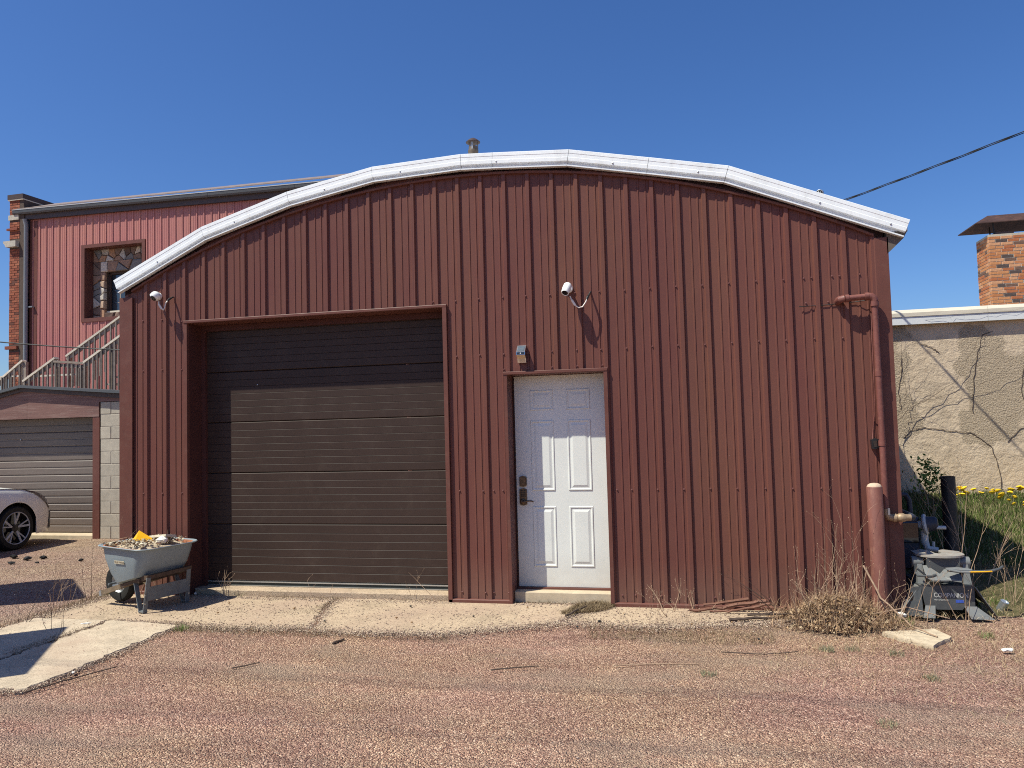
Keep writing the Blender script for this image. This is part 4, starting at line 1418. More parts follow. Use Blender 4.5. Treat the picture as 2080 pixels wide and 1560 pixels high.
# third camera/lamp peeping over the roof edge
t = root("roof_floodlight", (6.33, .8, 3.5), "small dark-faced floodlight peeping over the white roof edge", "floodlight")
MB().tube([(6.31, .85, 3.45), (6.315, .84, 3.74)], .016, 8).build("stem", 'galv', t)
d = Vector((-.30, -.80, -.25))
MB().lathe([(0, -.055), (.022, -.045), (.032, -.030), (.034, .03), (.031, .032), (.028, .020)], (6.350, .80, 3.80), d, 18).build("housing", 'galv', t, smooth=True)
MB().lathe([(.0295, .021), (.012, .024), (0, .025)], (6.350, .80, 3.80), d, 18).build("lens", 'lens', t, smooth=True)
m = MB()
for k in range(5):
    a = k * 1.257
    e1 = d.normalized().cross(Vector((0, 0, 1))).normalized()
    e2 = e1.cross(d.normalized())
    c_ = Vector((6.350, .80, 3.80)) + d.normalized() * .025 + e1 * (.016 * math.cos(a)) + e2 * (.016 * math.sin(a))
    m.lathe([(.005, -.002), (.005, .004), (0, .005)], c_, d, 8)
m.build("lamp_cells", 'chrome', t)

# solar wall light
t = root("solar_light", (3.552, 0, 2.30), "steel solar motion light on the wall above the door", "wall light")
L0, L1 = 3.511, 3.592
MB().prism([(0, 2.232), (0, 2.372), (-.035, 2.384), (-.098, 2.318), (-.100, 2.292), (-.060, 2.270), (-.046, 2.222), (-.02, 2.216)], L0, L1, 'yz').build("housing", 'chrome', t)
m = MB()
m.add([(L0 + .009, -.0448, 2.3770), (L1 - .009, -.0448, 2.3770), (L1 - .009, -.0925, 2.3270), (L0 + .009, -.0925, 2.3270)], [(3, 2, 1, 0)])
m.build("solar_panel", 'solar', t, fix=False)
m = MB()
for f in (.33, .66):
    y, z = -.0448 - (.0477) * f, 2.3776 - .05 * f
    m.box(L0 + .009, L1 - .009, y - .001, y + .001, z, z + .0012)
m.build("panel_lines", 'chrome', t)
MB().box(L0 + .004, L1 - .004, -.1015, -.098, 2.294, 2.316).build("led_strip", 'lens', t)
MB().lathe([(.006, 0), (.005, -.004), (0, -.005)], (3.552, -.1015, 2.305), (0, 1, 0), 10).build("led", 'white_plastic', t)
m = MB()
m.add([(L0 + .010, -.0600, 2.2665), (L1 - .010, -.0600, 2.2665), (L1 - .010, -.0485, 2.2265), (L0 + .010, -.0485, 2.2265)], [(3, 2, 1, 0)])
m.build("sensor_window", 'amber', t, fix=False)
MB().prism([(-.061, 2.270), (-.096, 2.290), (-.092, 2.286), (-.062, 2.262)], L0 + .002, L1 - .002, 'yz').build("sensor_hood", 'amber', t)

# gas riser pipe
gp = root("gas_pipe", (6.588, -.088, 0), "maroon painted gas pipe rising along the shed's right corner", "pipe")
py = -.088
def el(c, a0, a1, r, plane, n=6):
    return [(c[0] + r * math.cos(a0 + (a1 - a0) * i / n), c[1], c[2] + r * math.sin(a0 + (a1 - a0) * i / n)) if plane == 'xz' else None for i in range(n + 1)]
MB().tube([(6.318, .01, 2.625), (6.318, -.045, 2.63), (6.325, -.078, 2.634), (6.36, py, 2.638)] , [.030, .032, .032, .031], 12).build("elbow", 'pipe_red', gp, smooth=True)
MB().tube([(6.36, py, 2.638), (6.53, py, 2.646)], .0245, 12).build("crossover_pipe", 'pipe_red', gp, smooth=True)
MB().tube([(6.36, py, 2.638), (6.39, py, 2.639)], .033, 12).build("collar", 'pipe_red', gp, smooth=True)
MB().tube([(6.515, py, 2.645), (6.545, py, 2.6465)], .033, 12).build("collar", 'pipe_red', gp, smooth=True)
MB().tube([(6.54, py, 2.646), (6.565, py, 2.643), (6.582, py, 2.628), (6.588, py, 2.60)], [.031, .033, .033, .031], 12).build("elbow", 'pipe_red', gp, smooth=True)
MB().tube([(6.588, py, 2.60), (6.588, py, 2.56)], .034, 12).build("collar", 'pipe_red', gp, smooth=True)
MB().tube([(6.588, py, 2.58), (6.590, py, 2.02), (6.593, py, 1.45), (6.592, py, .86)], .0255, 12).build("riser", 'pipe_red', gp, smooth=True)
for z in (2.02, 1.44):
    MB().tube([(6.591, py, z), (6.5912, py, z - .045)], .0295, 12).build("collar", 'pipe_red', gp, smooth=True)
MB().tube([(6.592, py, .88), (6.594, py, .835), (6.612, py, .81), (6.645, py, .803)], .030, 12).build("elbow", 'brass', gp, smooth=True)
MB().lathe([(.026, 0), (.034, .004), (.034, .03), (.024, .034), (.030, .04), (.036, .055), (.036, .085), (.028, .098), (.026, .14)], (6.640, py, .803), (1, 0, .02), 14).build("union", 'brass', gp, smooth=True)
MB().tube([(6.77, py, .806), (6.80, py + .03, .806), (6.805, .1, .806), (6.805, .42, .806)], .026, 10).build("meter_pipe", 'meter_dark', gp, smooth=True)
MB().box(6.60, 6.616, py - .035, py - .030, .83, .885).build("valve_tab", 'alu', gp)

bx_ = root("junction_box", (6.55, 0, 1.41), "small black box hanging on the shed wall beside the gas pipe", "junction box")
MB().prism([(6.522, 1.372), (6.516, 1.446), (6.548, 1.458), (6.577, 1.447), (6.571, 1.378), (6.547, 1.366)], -.056, -.002).build("case", 'black_plastic', bx_)
MB().prism([(6.532, 1.384), (6.529, 1.436), (6.563, 1.440), (6.560, 1.386)], -.061, -.0565).build("cover", 'lens', bx_)
MB().tube([(6.533, -.02, 1.45), (6.54, -.012, 1.50), (6.552, -.008, 1.60), (6.556, -.06, 1.68), (6.559, -.062, 1.95), (6.560, -.062, 2.3), (6.565, -.06, 2.5)], .005, 6).build("wire", 'pipe_red', bx_, smooth=True)
MB().tube([(6.0, -.026, 2.60), (6.18, -.01, 2.602), (6.45, -.012, 2.615), (6.56, -.05, 2.622)], .0035, 5).build("wire", 'cable', bx_)

# bollards
b1 = root("bollard", (6.505, -.165, 0), "faded red pipe bollard with cement-filled top in front of gas pipe", "bollard")
MB().lathe([(.061, -.05), (.061, 1.062), (.058, 1.066)], (6.503, -.165, 0), (-.006, .0, 1), 24).build("pipe", 'bollard', b1, smooth=True)
MB().lathe([(.0575, 1.060), (.057, 1.068), (.048, 1.083), (.03, 1.093), (0, 1.097)], (6.503, -.165, 0), (-.006, 0, 1), 20).build("cement_cap", 'cement_cap', b1, smooth=True)
b2 = root("bollard", (7.46, 1.25, .1), "black plastic pipe post standing behind the grey hitch", "post")
MB().lathe([(.064, .0), (.064, 1.035), (.066, 1.037), (.066, 1.040), (.058, 1.040), (.057, .9)], (7.462, 1.25, 0), (.0, 0, 1), 24).build("pipe", 'black_pipe', b2, smooth=True)

# gas meter round the corner
gm = root("gas_meter", (6.95, .62, 0), "dark gas meter with grey regulator behind the shed's right corner", "gas meter")
MB().cbox(6.80, 6.985, .46, .66, .28, .74, .02).build("body", 'meter_dark', gm)
MB().cbox(6.82, 6.97, .44, .459, .52, .70, .006).build("index_cover", 'lens', gm)
MB().tube([(6.83, .56, .74), (6.83, .56, .88), (6.86, .56, .935), (6.91, .56, .93), (6.935, .56, .88), (6.94, .56, .76)], .022, 10).build("inlet_pipe", 'meter_dark', gm, smooth=True)
dg = Vector((.82, -.30, .12))
rg = MB().lathe([(0, -.075), (.03, -.075), (.034, -.03), (.085, -.014), (.092, 0), (.085, .012), (.07, .016)], (7.03, .46, .68), dg, 24).build("regulator_bowl", 'meter_grey', gm, smooth=True)
MB().lathe([(.07, .0165), (.066, .03), (.06, .085), (.045, .10), (0, .102)], (7.03, .46, .68), dg, 20).build("regulator_cap", 'meter_dark', gm, smooth=True)
MB().lathe([(.016, -.05), (.016, .055), (0, .056)], (7.12, .40, .66), (1, -.1, 0), 12).build("vent_pipe", 'meter_grey', gm, smooth=True)
MB().tube([(7.02, .47, .62), (7.02, .47, .53), (7.04, .46, .47), (7.12, .45, .46)], [.03, .034, .03, .022], 10).build("valve_body", 'meter_grey', gm, smooth=True)
MB().tube([(7.085, .45, .462), (7.085, .45, .53)], .012, 8).build("valve_stem", 'meter_grey', gm)
MB().tube([(7.02, .48, .45), (6.99, .5, .3), (6.99, .52, .02)], .02, 10).build("outlet_pipe", 'meter_dark', gm, smooth=True)

# ------------------------------------------------------------------ fifth-wheel hitch
hi = root("trailer_hitch", (7.0, .08, .01), "grey steel trailer hitch with lettered base standing in dry weeds", "trailer hitch")
z0 = .012
def leg_plate(xa, xb, xc, xd, y0, y1, zt, zb):
    # sloping leg: top edge xa..xb at zt, bottom edge xc..xd at zb
    m = MB()
    m.add([(xa, y0, zt), (xb, y0, zt), (xd, y0 - .05, zb), (xc, y0 - .05, zb), (xa, y1, zt), (xb, y1, zt), (xd, y1 + .05, zb), (xc, y1 + .05, zb)],
          [(0, 3, 2, 1), (4, 5, 6, 7), (0, 1, 5, 4), (3, 7, 6, 2), (0, 4, 7, 3), (1, 2, 6, 5)])
    return m
# front cross face (with lettering) and rear twin
for y, nm in ((-.10, "front_plate"), (.36, "rear_plate")):
    s_ = 1 if y < 0 else -1
    MB().prism([(6.848, .098), (6.905, .098), (6.93, .070), (7.12, .070), (7.145, .098), (7.215, .098), (7.215, .250), (6.820, .250)], y, y + s_ * .008).build(nm, 'hitch', hi)
for (xa, xb, xc, xd, yy) in ((6.850, 6.922, 6.818, 6.905, -.155), (7.135, 7.225, 7.165, 7.335, -.155), (6.850, 6.922, 6.818, 6.905, .415), (7.135, 7.225, 7.165, 7.335, .415)):
    s_ = 1 if yy < 0 else -1
    m = MB()
    y1 = -.105 if yy < 0 else .37
    m.add([(xa, y1, .100), (xb, y1, .100), (xd, yy, z0), (xc, yy, z0), (xa, y1 + s_ * .008, .100), (xb, y1 + s_ * .008, .100), (xd, yy + s_ * .008, z0), (xc, yy + s_ * .008, z0)],
          [(0, 1, 2, 3), (7, 6, 5, 4), (0, 4, 5, 1), (1, 5, 6, 2), (2, 6, 7, 3), (3, 7, 4, 0)])
    m.build("foot", 'hitch_lt', hi)
# sloping sides with a slot
for sgn, xt, xb in ((-1, 6.812, 6.640), (1, 7.222, 7.372)):
    for (ya, yb_) in ((-.095, .02), (.021, .24), (.241, .355)):
        m = MB()
        lo = .105 if (ya > 0 and yb_ < .3) else z0
        f = (.25 - lo) / (.25 - z0)
        xl = xt + (xb - xt) * f
        th = .008
        m.add([(xt, ya, .25), (xt, yb_, .25), (xl, yb_ + (.03 if yb_ > .3 else 0), lo), (xl, ya - (.03 if ya < 0 else 0), lo),
               (xt + sgn * th, ya, .25), (xt + sgn * th, yb_, .25), (xl + sgn * th, yb_, lo), (xl + sgn * th, ya, lo)],
              [(0, 1, 2, 3), (7, 6, 5, 4), (0, 4, 5, 1), (1, 5, 6, 2), (2, 6, 7, 3), (3, 7, 4, 0)])
        m.build("side_plate", 'hitch_lt' if ya < 0 else 'hitch', hi)
m = MB()
m.prism([(6.715, .150), (6.738, .205), (6.760, .205), (6.768, .150), (6.748, .135), (6.725, .135)], -.1025, -.100)
m.build("hand_slot", 'lens', hi)
m = MB()
m.add([(6.822, -.099, .25), (6.748, -.099, .25), (6.690, -.099, .02), (6.826, -.13, z0), (6.822, -.094, .25), (6.748, -.094, .25), (6.690, -.094, .02), (6.826, -.125, z0)],
      [(0, 1, 2, 3), (7, 6, 5, 4), (0, 4, 5, 1), (1, 5, 6, 2), (2, 6, 7, 3), (3, 7, 4, 0)])
m.build("corner_gusset", 'hitch', hi)
MB().box(6.815, 7.22, -.10, .36, .2505, .262).build("top_plate", 'hitch', hi)
for x in (6.822, 7.165):                     # uprights
    m = MB()
    m.add([(x, -.02, .262), (x + .060, -.02, .262), (x + .060, .20, .262), (x, .20, .262), (x + .012, .02, .42), (x + .048, .02, .42), (x + .048, .16, .42), (x + .012, .16, .42)],
          [(3, 2, 1, 0), (4, 5, 6, 7), (0, 1, 5, 4), (1, 2, 6, 5), (2, 3, 7, 6), (3, 0, 4, 7)])
    m.build("upright", 'hitch_lt', hi)
for x0, x1 in ((6.800, 6.885), (7.150, 7.235)):   # trunnion barrels
    MB().lathe([(0, 0), (.044, 0), (.044, x1 - x0), (0, x1 - x0)], (x0, .06, .425), (1, 0, 0), 20).build("trunnion", 'hitch_lt', hi, smooth=True)
    MB().box(x0 + .01, x1 - .008, .02, .10, .33, .42).build("trunnion_arm", 'hitch', hi)
# head: plate with rear throat, side wings, jaw tongue
def head_plate():
    m = MB()
    out = []
    cx, cy = 7.02, .07
    for i in range(25):
        a = math.pi * (1.0 + i / 24)         # front arc
        out.append((cx + .185 * math.cos(a), cy + .135 * math.sin(a)))
    for q in ((7.205, .20), (7.10, .30), (7.055, .22), (7.045, .10), (7.02, .075), (6.995, .10), (6.985, .22), (6.94, .30), (6.835, .20)):
        out.append(q)
    m.prism(out, .474, .490, 'xy')
    return m
hd = head_plate().build("head_plate", 'hitch_plate', hi)
hd.rotation_euler = (0, 0, 0)
MB().prism([(6.90, .40), (6.93, .34), (7.11, .34), (7.14, .40), (7.145, .4735), (6.895, .4735)], -.03, .16).build("head_body", 'hitch', hi)
for pts in ([(6.86, -.12, .335), (6.905, -.16, .315), (7.015, -.16, .318), (6.985, -.10, .345), (6.90, .0, .405), (6.87, .0, .405)],
            [(7.00, -.12, .318), (7.105, -.17, .312), (7.13, -.12, .335), (7.09, .0, .40), (7.05, .0, .40), (6.96, -.09, .34)]):
    m = MB()
    n = len(pts)
    m.add(pts + [(x, y, z - .010) for x, y, z in pts], [tuple(range(n)), tuple(range(2 * n - 1, n - 1, -1))] + [(i, (i + 1) % n, (i + 1) % n + n, i + n) for i in range(n)])
    m.build("ramp_wing", 'hitch_lt', hi)
MB().tube([(6.79, -.10, .365), (6.80, -.125, .342), (6.90, -.13, .340), (6.935, -.11, .350)], .0095, 8).build("pull_handle", 'hitch', hi, smooth=True)
MB().tube([(6.815, -.06, .385), (6.86, -.10, .345)], .008, 8).build("pin", 'black_plastic', hi)
m = MB()
arm = [(7.01, -.15, .395), (7.10, -.17, .388), (7.22, -.16, .386), (7.33, -.14, .390), (7.40, -.11, .402), (7.435, -.08, .418)]
m.tube(arm, [.012, .013, .013, .012, .011, .009], 8)
m.build("release_arm", 'hitch', hi, smooth=True)
m = MB()
m.add([(7.00, -.18, .405), (7.08, -.20, .392), (7.16, -.20, .390), (7.20, -.13, .402), (7.10, -.10, .412), (7.00, -.14, .412)] +
      [(7.00, -.18, .399), (7.08, -.20, .386), (7.16, -.20, .384), (7.20, -.13, .396), (7.10, -.10, .406), (7.00, -.14, .406)],
      [(0, 1, 2, 3, 4, 5), (11, 10, 9, 8, 7, 6)] + [(i, (i + 1) % 6, (i + 1) % 6 + 6, i + 6) for i in range(6)])
m.build("guide_plate", 'hitch_lt', hi)
MB().tube([(7.16, -.185, .388), (7.28, -.17, .390), (7.33, -.16, .392)], .0055, 6).build("arm_stripe", 'yellow', hi)
MB().lathe([(.022, 0), (.022, -.02), (.018, -.026), (0, -.027)], (7.075, -.032, .365), (0, 1, 0), 12).build("pivot_pin", 'alu', hi, smooth=True)
MB().box(7.02, 7.10, .0, .08, .263, .36).build("pivot_post", 'hitch', hi)
tx = text_mesh("lettering", "COMPANION", .052, (6.915, -.1015, .168), (R(90), 0, 0), 'hitch_text', hi, sx=.80)
text_mesh("small_lettering", "fifth wheel hitch", .016, (6.918, -.1015, .142), (R(90), 0, 0), 'hitch_text', hi)
MB().box(7.075, 7.135, -.1022, -.1005, .128, .150).build("sticker", 'sticker_blue', hi)

# ------------------------------------------------------------------ wheelbarrow (axis u from wheel to the grips)
wb = root("wheelbarrow", (.121, -.53, 0), "grey wheelbarrow full of rubble parked by the garage opening", "wheelbarrow", rz=math.atan2(-.235, .97))
ZG = .022
def ring_rr(a0, a1, hw0, hw1, z0_, z1_, r, n=5, lip=0):
    """rounded rectangle loop: a from a0 (front) to a1 (rear); half-widths at front/rear; heights at front/rear"""
    pts = []
    cs = [(a1 - r, hw1 - r, 0), (a0 + r, hw0 - r, 1), (a0 + r, -hw0 + r, 2), (a1 - r, -hw1 + r, 3)]
    for (cx, cy, q) in cs:
        for i in range(n + 1):
            t = math.pi / 2 * q + math.pi / 2 * i / n
            x, y = cx + r * math.cos(t), cy + r * math.sin(t)
            f = (x - a0) / (a1 - a0)
            pts.append((x, y, z0_ + (z1_ - z0_) * f))
    return pts
def loft(loops, cap_first=True, cap_last=False):
    n = len(loops[0])
    m = MB()
    vs = [p for lp in loops for p in lp]
    fs = []
    for i in range(len(loops) - 1):
        for j in range(n):
            k = (j + 1) % n
            fs.append((i * n + j, i * n + k, (i + 1) * n + k, (i + 1) * n + j))
    if cap_first:
        fs.append(tuple(range(n - 1, -1, -1)))
    if cap_last:
        fs.append(tuple((len(loops) - 1) * n + j for j in range(n)))
    return m.add(vs, fs)
A0, A1 = -.56, .12
outer = [ring_rr(-.36, -.02, .20, .225, .235, .330, .07), ring_rr(-.40, .005, .245, .268, .25, .35, .09), ring_rr(-.455, .045, .272, .290, .35, .42, .10),
         ring_rr(-.515, .082, .290, .306, .49, .52, .11), ring_rr(A0 + .018, A1 - .018, .300, .318, .615, .598, .12),
         ring_rr(A0 - .012, A1 + .012, .328, .346, .622, .604, .13), ring_rr(A0 - .016, A1 + .016, .332, .350, .616, .598, .13), ring_rr(A0 - .008, A1 + .008, .324, .342, .606, .590, .13)]
tub = loft([outer[0], outer[1], outer[2], outer[3], [(x * .995, y * .995, z - .012) for x, y, z in outer[4]], outer[7], outer[6], outer[5], outer[4]]).build("tub", 'tub', wb, smooth=True, fix=False, local=True)
inn = [[(x * .97 - .005, y * .97, z) for x, y, z in outer[4]], [(x * .965, y * .96, z + .004) for x, y, z in outer[3]], [(x * .95, y * .95, z + .004) for x, y, z in outer[2]], [(x * .94 - .01, y * .93, z + .008) for x, y, z in outer[1]]]
m = loft([outer[4]] + inn, cap_first=False, cap_last=True)
m.build("tub_lining", 'tub_in', wb, smooth=True, fix=False, local=True)
lab = MB()
lab.add([(-.30, -.2965, .455), (-.16, -.3010, .455), (-.16, -.3045, .487), (-.30, -.3005, .487)], [(0, 1, 2, 3)])
lo_ = lab.build("maker_label", 'pale_junk', wb, fix=False, local=True)
for s_ in (-1, 1):
    nm = "handle"
    MB().bar((-.70, s_ * .13, .125), (.03, s_ * .205, .335), .038, .045).build(nm, 'handle_wood', wb, local=True)
    MB().bar((-.725, s_ * .127, .118), (-.690, s_ * .131, .129), .044, .052).build("handle_bracket", 'galv', wb, local=True)
    yl = s_ * .225
    MB().bar((-.10, yl, .275), (-.015, yl + s_ * .012, .014), .044, .008, (1, 0, .3)).build("leg", 'barrow_leg', wb, local=True)
    MB().bar((.075, yl, .335), (.035, yl + s_ * .012, .014), .044, .008, (1, 0, 0)).build("leg", 'barrow_leg', wb, local=True)
    MB().bar((-.028, yl + s_ * .012, ZG + .006), (.045, yl + s_ * .012, ZG + .006), .046, .010, (0, 0, 1)).build("leg_shoe", 'barrow_leg', wb, local=True)
    for z in (.28, .18, .10):
        MB().lathe([(.008, 0), (.008, .005), (0, .006)], (.069 - (.335 - z) * .1, yl + s_ * .02, z), (1, 0, .1), 8).build("bolt", 'alu', wb, local=True)
MB().bar((.062, -.23, .185), (.062, .23, .185), .006, .125, (0, 0, 1)).build("leg_brace", 'barrow_leg', wb, local=True)
MB().bar((.055, -.24, .335), (.055, .26, .345), .04, .035).build("cross_rail", 'wood_dark', wb, local=True)
MB().bar((-.06, -.24, .30), (-.06, .24, .305), .05, .04).build("cross_rail", 'wood_dark', wb, local=True)
MB().bar((-.30, -.2, .235), (.03, -.2, .335), .05, .03).build("riser_wedge", 'wood_dark', wb, local=True)
MB().bar((-.30, .2, .235), (.03, .2, .335), .05, .03).build("riser_wedge", 'wood_dark', wb, local=True)
wh = MB().lathe([(.10, -.035), (.135, -.046), (.170, -.044), (.188, -.022), (.192, 0), (.188, .022), (.170, .044), (.135, .046), (.10, .035)], (-.60, 0, .192 + ZG), (0, 1, 0), 28, close=True).build("tyre", 'rubber', wb, smooth=True, local=True)
MB().lathe([(0, -.030), (.03, -.034), (.035, -.02), (.085, -.012), (.102, -.034), (.102, .034), (.085, .012), (.035, .02), (.03, .034), (0, .03)], (-.60, 0, .192 + ZG), (0, 1, 0), 24).build("wheel_rim", 'galv', wb, smooth=True, local=True)
MB().tube([(-.60, -.14, .192 + ZG), (-.60, .14, .192 + ZG)], .011, 8).build("axle", 'barrow_leg', wb, local=True)
text_mesh("maker_lettering", "TRUE TEMPER", .026, (0, 0, 0), (0, 0, 0), 'handle_wood', None, extrude=.0004)
tmo = bpy.data.objects["maker_lettering"]
tmo.parent = wb
tmo.location = (-.297, -.3010, .463)
tmo.rotation_euler = (R(94), 0, R(-2.0))
tmo.scale = (.86, 1, 1)
# load: rubble bits in the tub
wm = wb.matrix_basis.copy()
def wp(a, b, z):
    return wm @ Vector((a, b, z))
load = MB()
r3 = random.Random(4)
vs = []
n1, n2 = 12, 9
for i in range(n1 + 1):
    for j in range(n2 + 1):
        a = -.53 + .56 * i / n1
        b = -.29 + .58 * j / n2
        z = .585 + .030 * math.exp(-((a + .22) / .25) ** 2 - (b / .2) ** 2) + r3.uniform(-.012, .012) - .05 * max(0, (a - -.08) / .1 if a > -.08 else 0) * .5
        vs.append(wp(a, b, z))
fs = [(i * (n2 + 1) + j, (i + 1) * (n2 + 1) + j, (i + 1) * (n2 + 1) + j + 1, i * (n2 + 1) + j + 1) for i in range(n1) for j in range(n2)]
load.add(vs, fs)
tag(load.build("rubble_fill", 'debris', fix=False, smooth=False), "dry leaves and dirt heaped inside the grey wheelbarrow", "rubble", kind="stuff")
def lump(c, s_, seed):
    q = random.Random(seed)
    m = MB()
    bm = bmesh.new()
    bmesh.ops.create_icosphere(bm, subdivisions=1, radius=1)
    for v in bm.verts:
        k = q.uniform(.7, 1.1)
        v.co = Vector((v.co.x * s_[0] * k, v.co.y * s_[1] * k, v.co.z * s_[2] * k))
    M3 = Matrix.Rotation(q.uniform(0, 6), 3, 'Z') @ Matrix.Rotation(q.uniform(-.4, .4), 3, 'X')
    vs = [Vector(c) + M3 @ v.co for v in bm.verts]
    fs = [tuple(v.index for v in f.verts) for f in bm.faces]
    bm.free()
    return m.add(vs, fs)
for k in range(16):
    a, b = r3.uniform(-.50, -.02), r3.uniform(-.26, .26)
    s0 = r3.uniform(.018, .040)
    o = lump(wp(a, b, .612 + r3.uniform(0, .02)), (s0, s0 * .8, s0 * .5), 40 + k).build("rubble_piece", 'pale_junk')
    tag(o, "pale rubble piece lying on the wheelbarrow's heap", "rubble piece", "rubble pieces in the wheelbarrow")
m = MB()
p0, p1, p2, p3 = wp(-.42, -.02, .625), wp(-.25, -.12, .635), wp(-.20, .06, .630), wp(-.33, -.01, .725)
m.add([p0, p1, p2, p3, p0 + Vector((0, 0, -.01)), p1 + Vector((0, 0, -.01)), p2 + Vector((0, 0, -.01)), p3 + Vector((0, 0, -.014))],
      [(0, 1, 3), (1, 2, 3), (2, 0, 3), (4, 7, 5), (5, 7, 6), (6, 7, 4), (0, 4, 5, 1), (1, 5, 6, 2), (2, 6, 4, 0)])
tag(m.build("yellow_scrap", 'yellow'), "bent yellow plastic scrap on top of the wheelbarrow load", "plastic scrap")
m = MB()
m.bar(wp(-.30, .14, .640), wp(-.02, .10, .672), .11, .022, (0, .2, 1))
tag(m.build("board_offcut", 'pale_junk'), "pale board offcut lying across the wheelbarrow load", "board")
m = lump(wp(-.08, .05, .635), (.07, .055, .045), 77)
tag(m.build("crumpled_rag", 'paper'), "crumpled whitish rag on the wheelbarrow load near the rusty end", "rag")
m = lump(wp(-.47, -.20, .607), (.05, .035, .022), 78)
tag(m.build("foam_piece", 'pale_junk'), "cream lump at the left end of the wheelbarrow load", "foam lump")

# ------------------------------------------------------------------ parked white car, nose towards the block garage
car = root("parked_car", (-5.6, 1.2, 0), "white sedan parked nose-in at the block garage", "car")
CXc, NOSE, WY, WR = -5.60, 3.47, 2.56, .325
def cprof(s):
    """s metres behind the nose: half-width, bonnet/roof height, shoulder height, lower edge"""
    tab = [(0, .52, .62, .56, .22), (.06, .66, .70, .62, .20), (.16, .76, .76, .68, .19), (.30, .83, .82, .75, .19), (.50, .875, .87, .815, .19), (.75, .895, .915, .865, .19), (1.0, .90, .95, .89, .19),
           (1.35, .90, .985, .915, .19), (1.6, .90, 1.0, .925, .18), (2.4, .90, 1.0, .94, .18), (3.4, .90, 1.0, .96, .18), (3.9, .89, 1.02, .98, .20), (4.3, .86, 1.02, .97, .24), (4.55, .76, .98, .90, .30), (4.62, .6, .9, .8, .4)]
    for p, q in zip(tab[:-1], tab[1:]):
        if s <= q[0]:
            t = (s - p[0]) / (q[0] - p[0])
            return [p[i] + (q[i] - p[i]) * t for i in range(1, 5)]
    return list(tab[-1][1:])
WY2 = WY - 2.70
def cring(s):
    w, zt, zs, zb = cprof(s)
    y = NOSE - s
    zlow = zb
    for wy in (WY, WY2):
        d = abs(y - wy)
        if d < .385:
            zlow = max(zlow, .315 + math.sqrt(.385 ** 2 - d * d))
    zm = max(.46, zlow + .02)
    zm2 = max(zm + .03, zs - .16)
    half = [(w - .02 if zlow < .3 else w + .008, zlow), (w + (.008 if zlow > .3 else 0), min(zlow + .05, zm)), (w + .006, zm), (w - .004, zm2), (w - .03, max(zs - .05, zm2 + .02)), (w - .085, zs + .012), (w - .20, zs + (zt - zs) * .45), (w * .5, zt - .006), (0, zt)]
    ring = [(CXc + a, y, z) for a, z in half] + [(CXc - a, y, z) for a, z in reversed(half[:-1])]
    return ring
ss = sorted(set([0, .03, .06, .11, .16, .23, .30, .4] + [round(NOSE - WY - .39 + k * .03, 3) for k in range(27)] + [1.35, 1.6, 2.0, 2.4, 2.8, 3.2] + [round(NOSE - WY2 - .39 + k * .03, 3) for k in range(27)] + [3.9, 4.1, 4.3, 4.45, 4.55, 4.62]))
loops = [cring(s) for s in ss]
n = len(loops[0])
m = MB()
vs = [p for lp in loops for p in lp]
fs = [(i * n + j, i * n + j + 1, (i + 1) * n + j + 1, (i + 1) * n + j) for i in range(len(loops) - 1) for j in range(n - 1)]
fs += [tuple(range(n)), tuple(range((len(loops) - 1) * n + n - 1, (len(loops) - 1) * n - 1, -1))]
m.add(vs, fs)
m.build("body", 'car_white', car, smooth=True)
MB().box(CXc - .80, CXc + .80, NOSE - 4.5, NOSE - .3, .2, .62).build("underbody", 'rubber', car)
m = MB()
g = [(1.30, .74, .985, 0), (1.95, .66, 1.36, 1), (2.5, .63, 1.42, 1), (3.2, .62, 1.40, 1), (3.95, .70, 1.02, 0)]
loops = []
for s, w, z, u in g:
    y = NOSE - s
    loops.append([(CXc + .84, y, .93), (CXc + w, y, z - .03), (CXc + w * .7, y, z), (CXc - w * .7, y, z), (CXc - w, y, z - .03), (CXc - .84, y, .93)])
vs = [p for lp in loops for p in lp]
m.add(vs, [(i * 6 + j, i * 6 + j + 1, (i + 1) * 6 + j + 1, (i + 1) * 6 + j) for i in range(4) for j in range(5)])
m.build("windows", 'car_glass', car, fix=True)
m = MB()
vs = [(x, y, z + .008) for lp in loops[1:4] for (x, y, z) in lp[1:5]]
m.add(vs, [(i * 4 + j, i * 4 + j + 1, (i + 1) * 4 + j + 1, (i + 1) * 4 + j) for i in range(2) for j in range(3)])
m.build("roof", 'car_white', car)
def car_patch(name, pts, mat, off):
    """pts: (s, v) with v 0..8 along the right half of the ring"""
    vs = []
    for s, v in pts:
        rg_ = cring(s)
        i = int(v)
        f = v - i
        a, b = Vector(rg_[i]), Vector(rg_[min(i + 1, 8)])
        q = a.lerp(b, f)
        vs.append(q + Vector((off, off * .4, off * .5)))
    k = len(vs) // 2
    m = MB().add(vs, [(i, i + 1, k + i + 1, k + i) for i in range(k - 1)])
    return m.build(name, mat, car, fix=True, smooth=True)
car_patch("headlight", [(.72, 5.1), (.55, 4.9), (.42, 4.75), (.30, 4.6), (.20, 4.5), (.12, 4.5), (.72, 5.15), (.55, 4.4), (.42, 3.9), (.30, 3.4), (.20, 3.05), (.12, 3.0)], 'headlamp', .012)
car_patch("fog_lamp_vent", [(.20, 2.6), (.13, 2.6), (.07, 2.5), (.24, .9), (.19, .8), (.12, .9)], 'black_plastic', .012)
m = MB()
pts = [Vector(cring(s)[5]) + Vector((.002, 0, .004)) for s in (.30, .5, .75, 1.0, 1.3)]
m.tube(pts, .004, 5)
m.build("bonnet_seam", 'black_plastic', car)
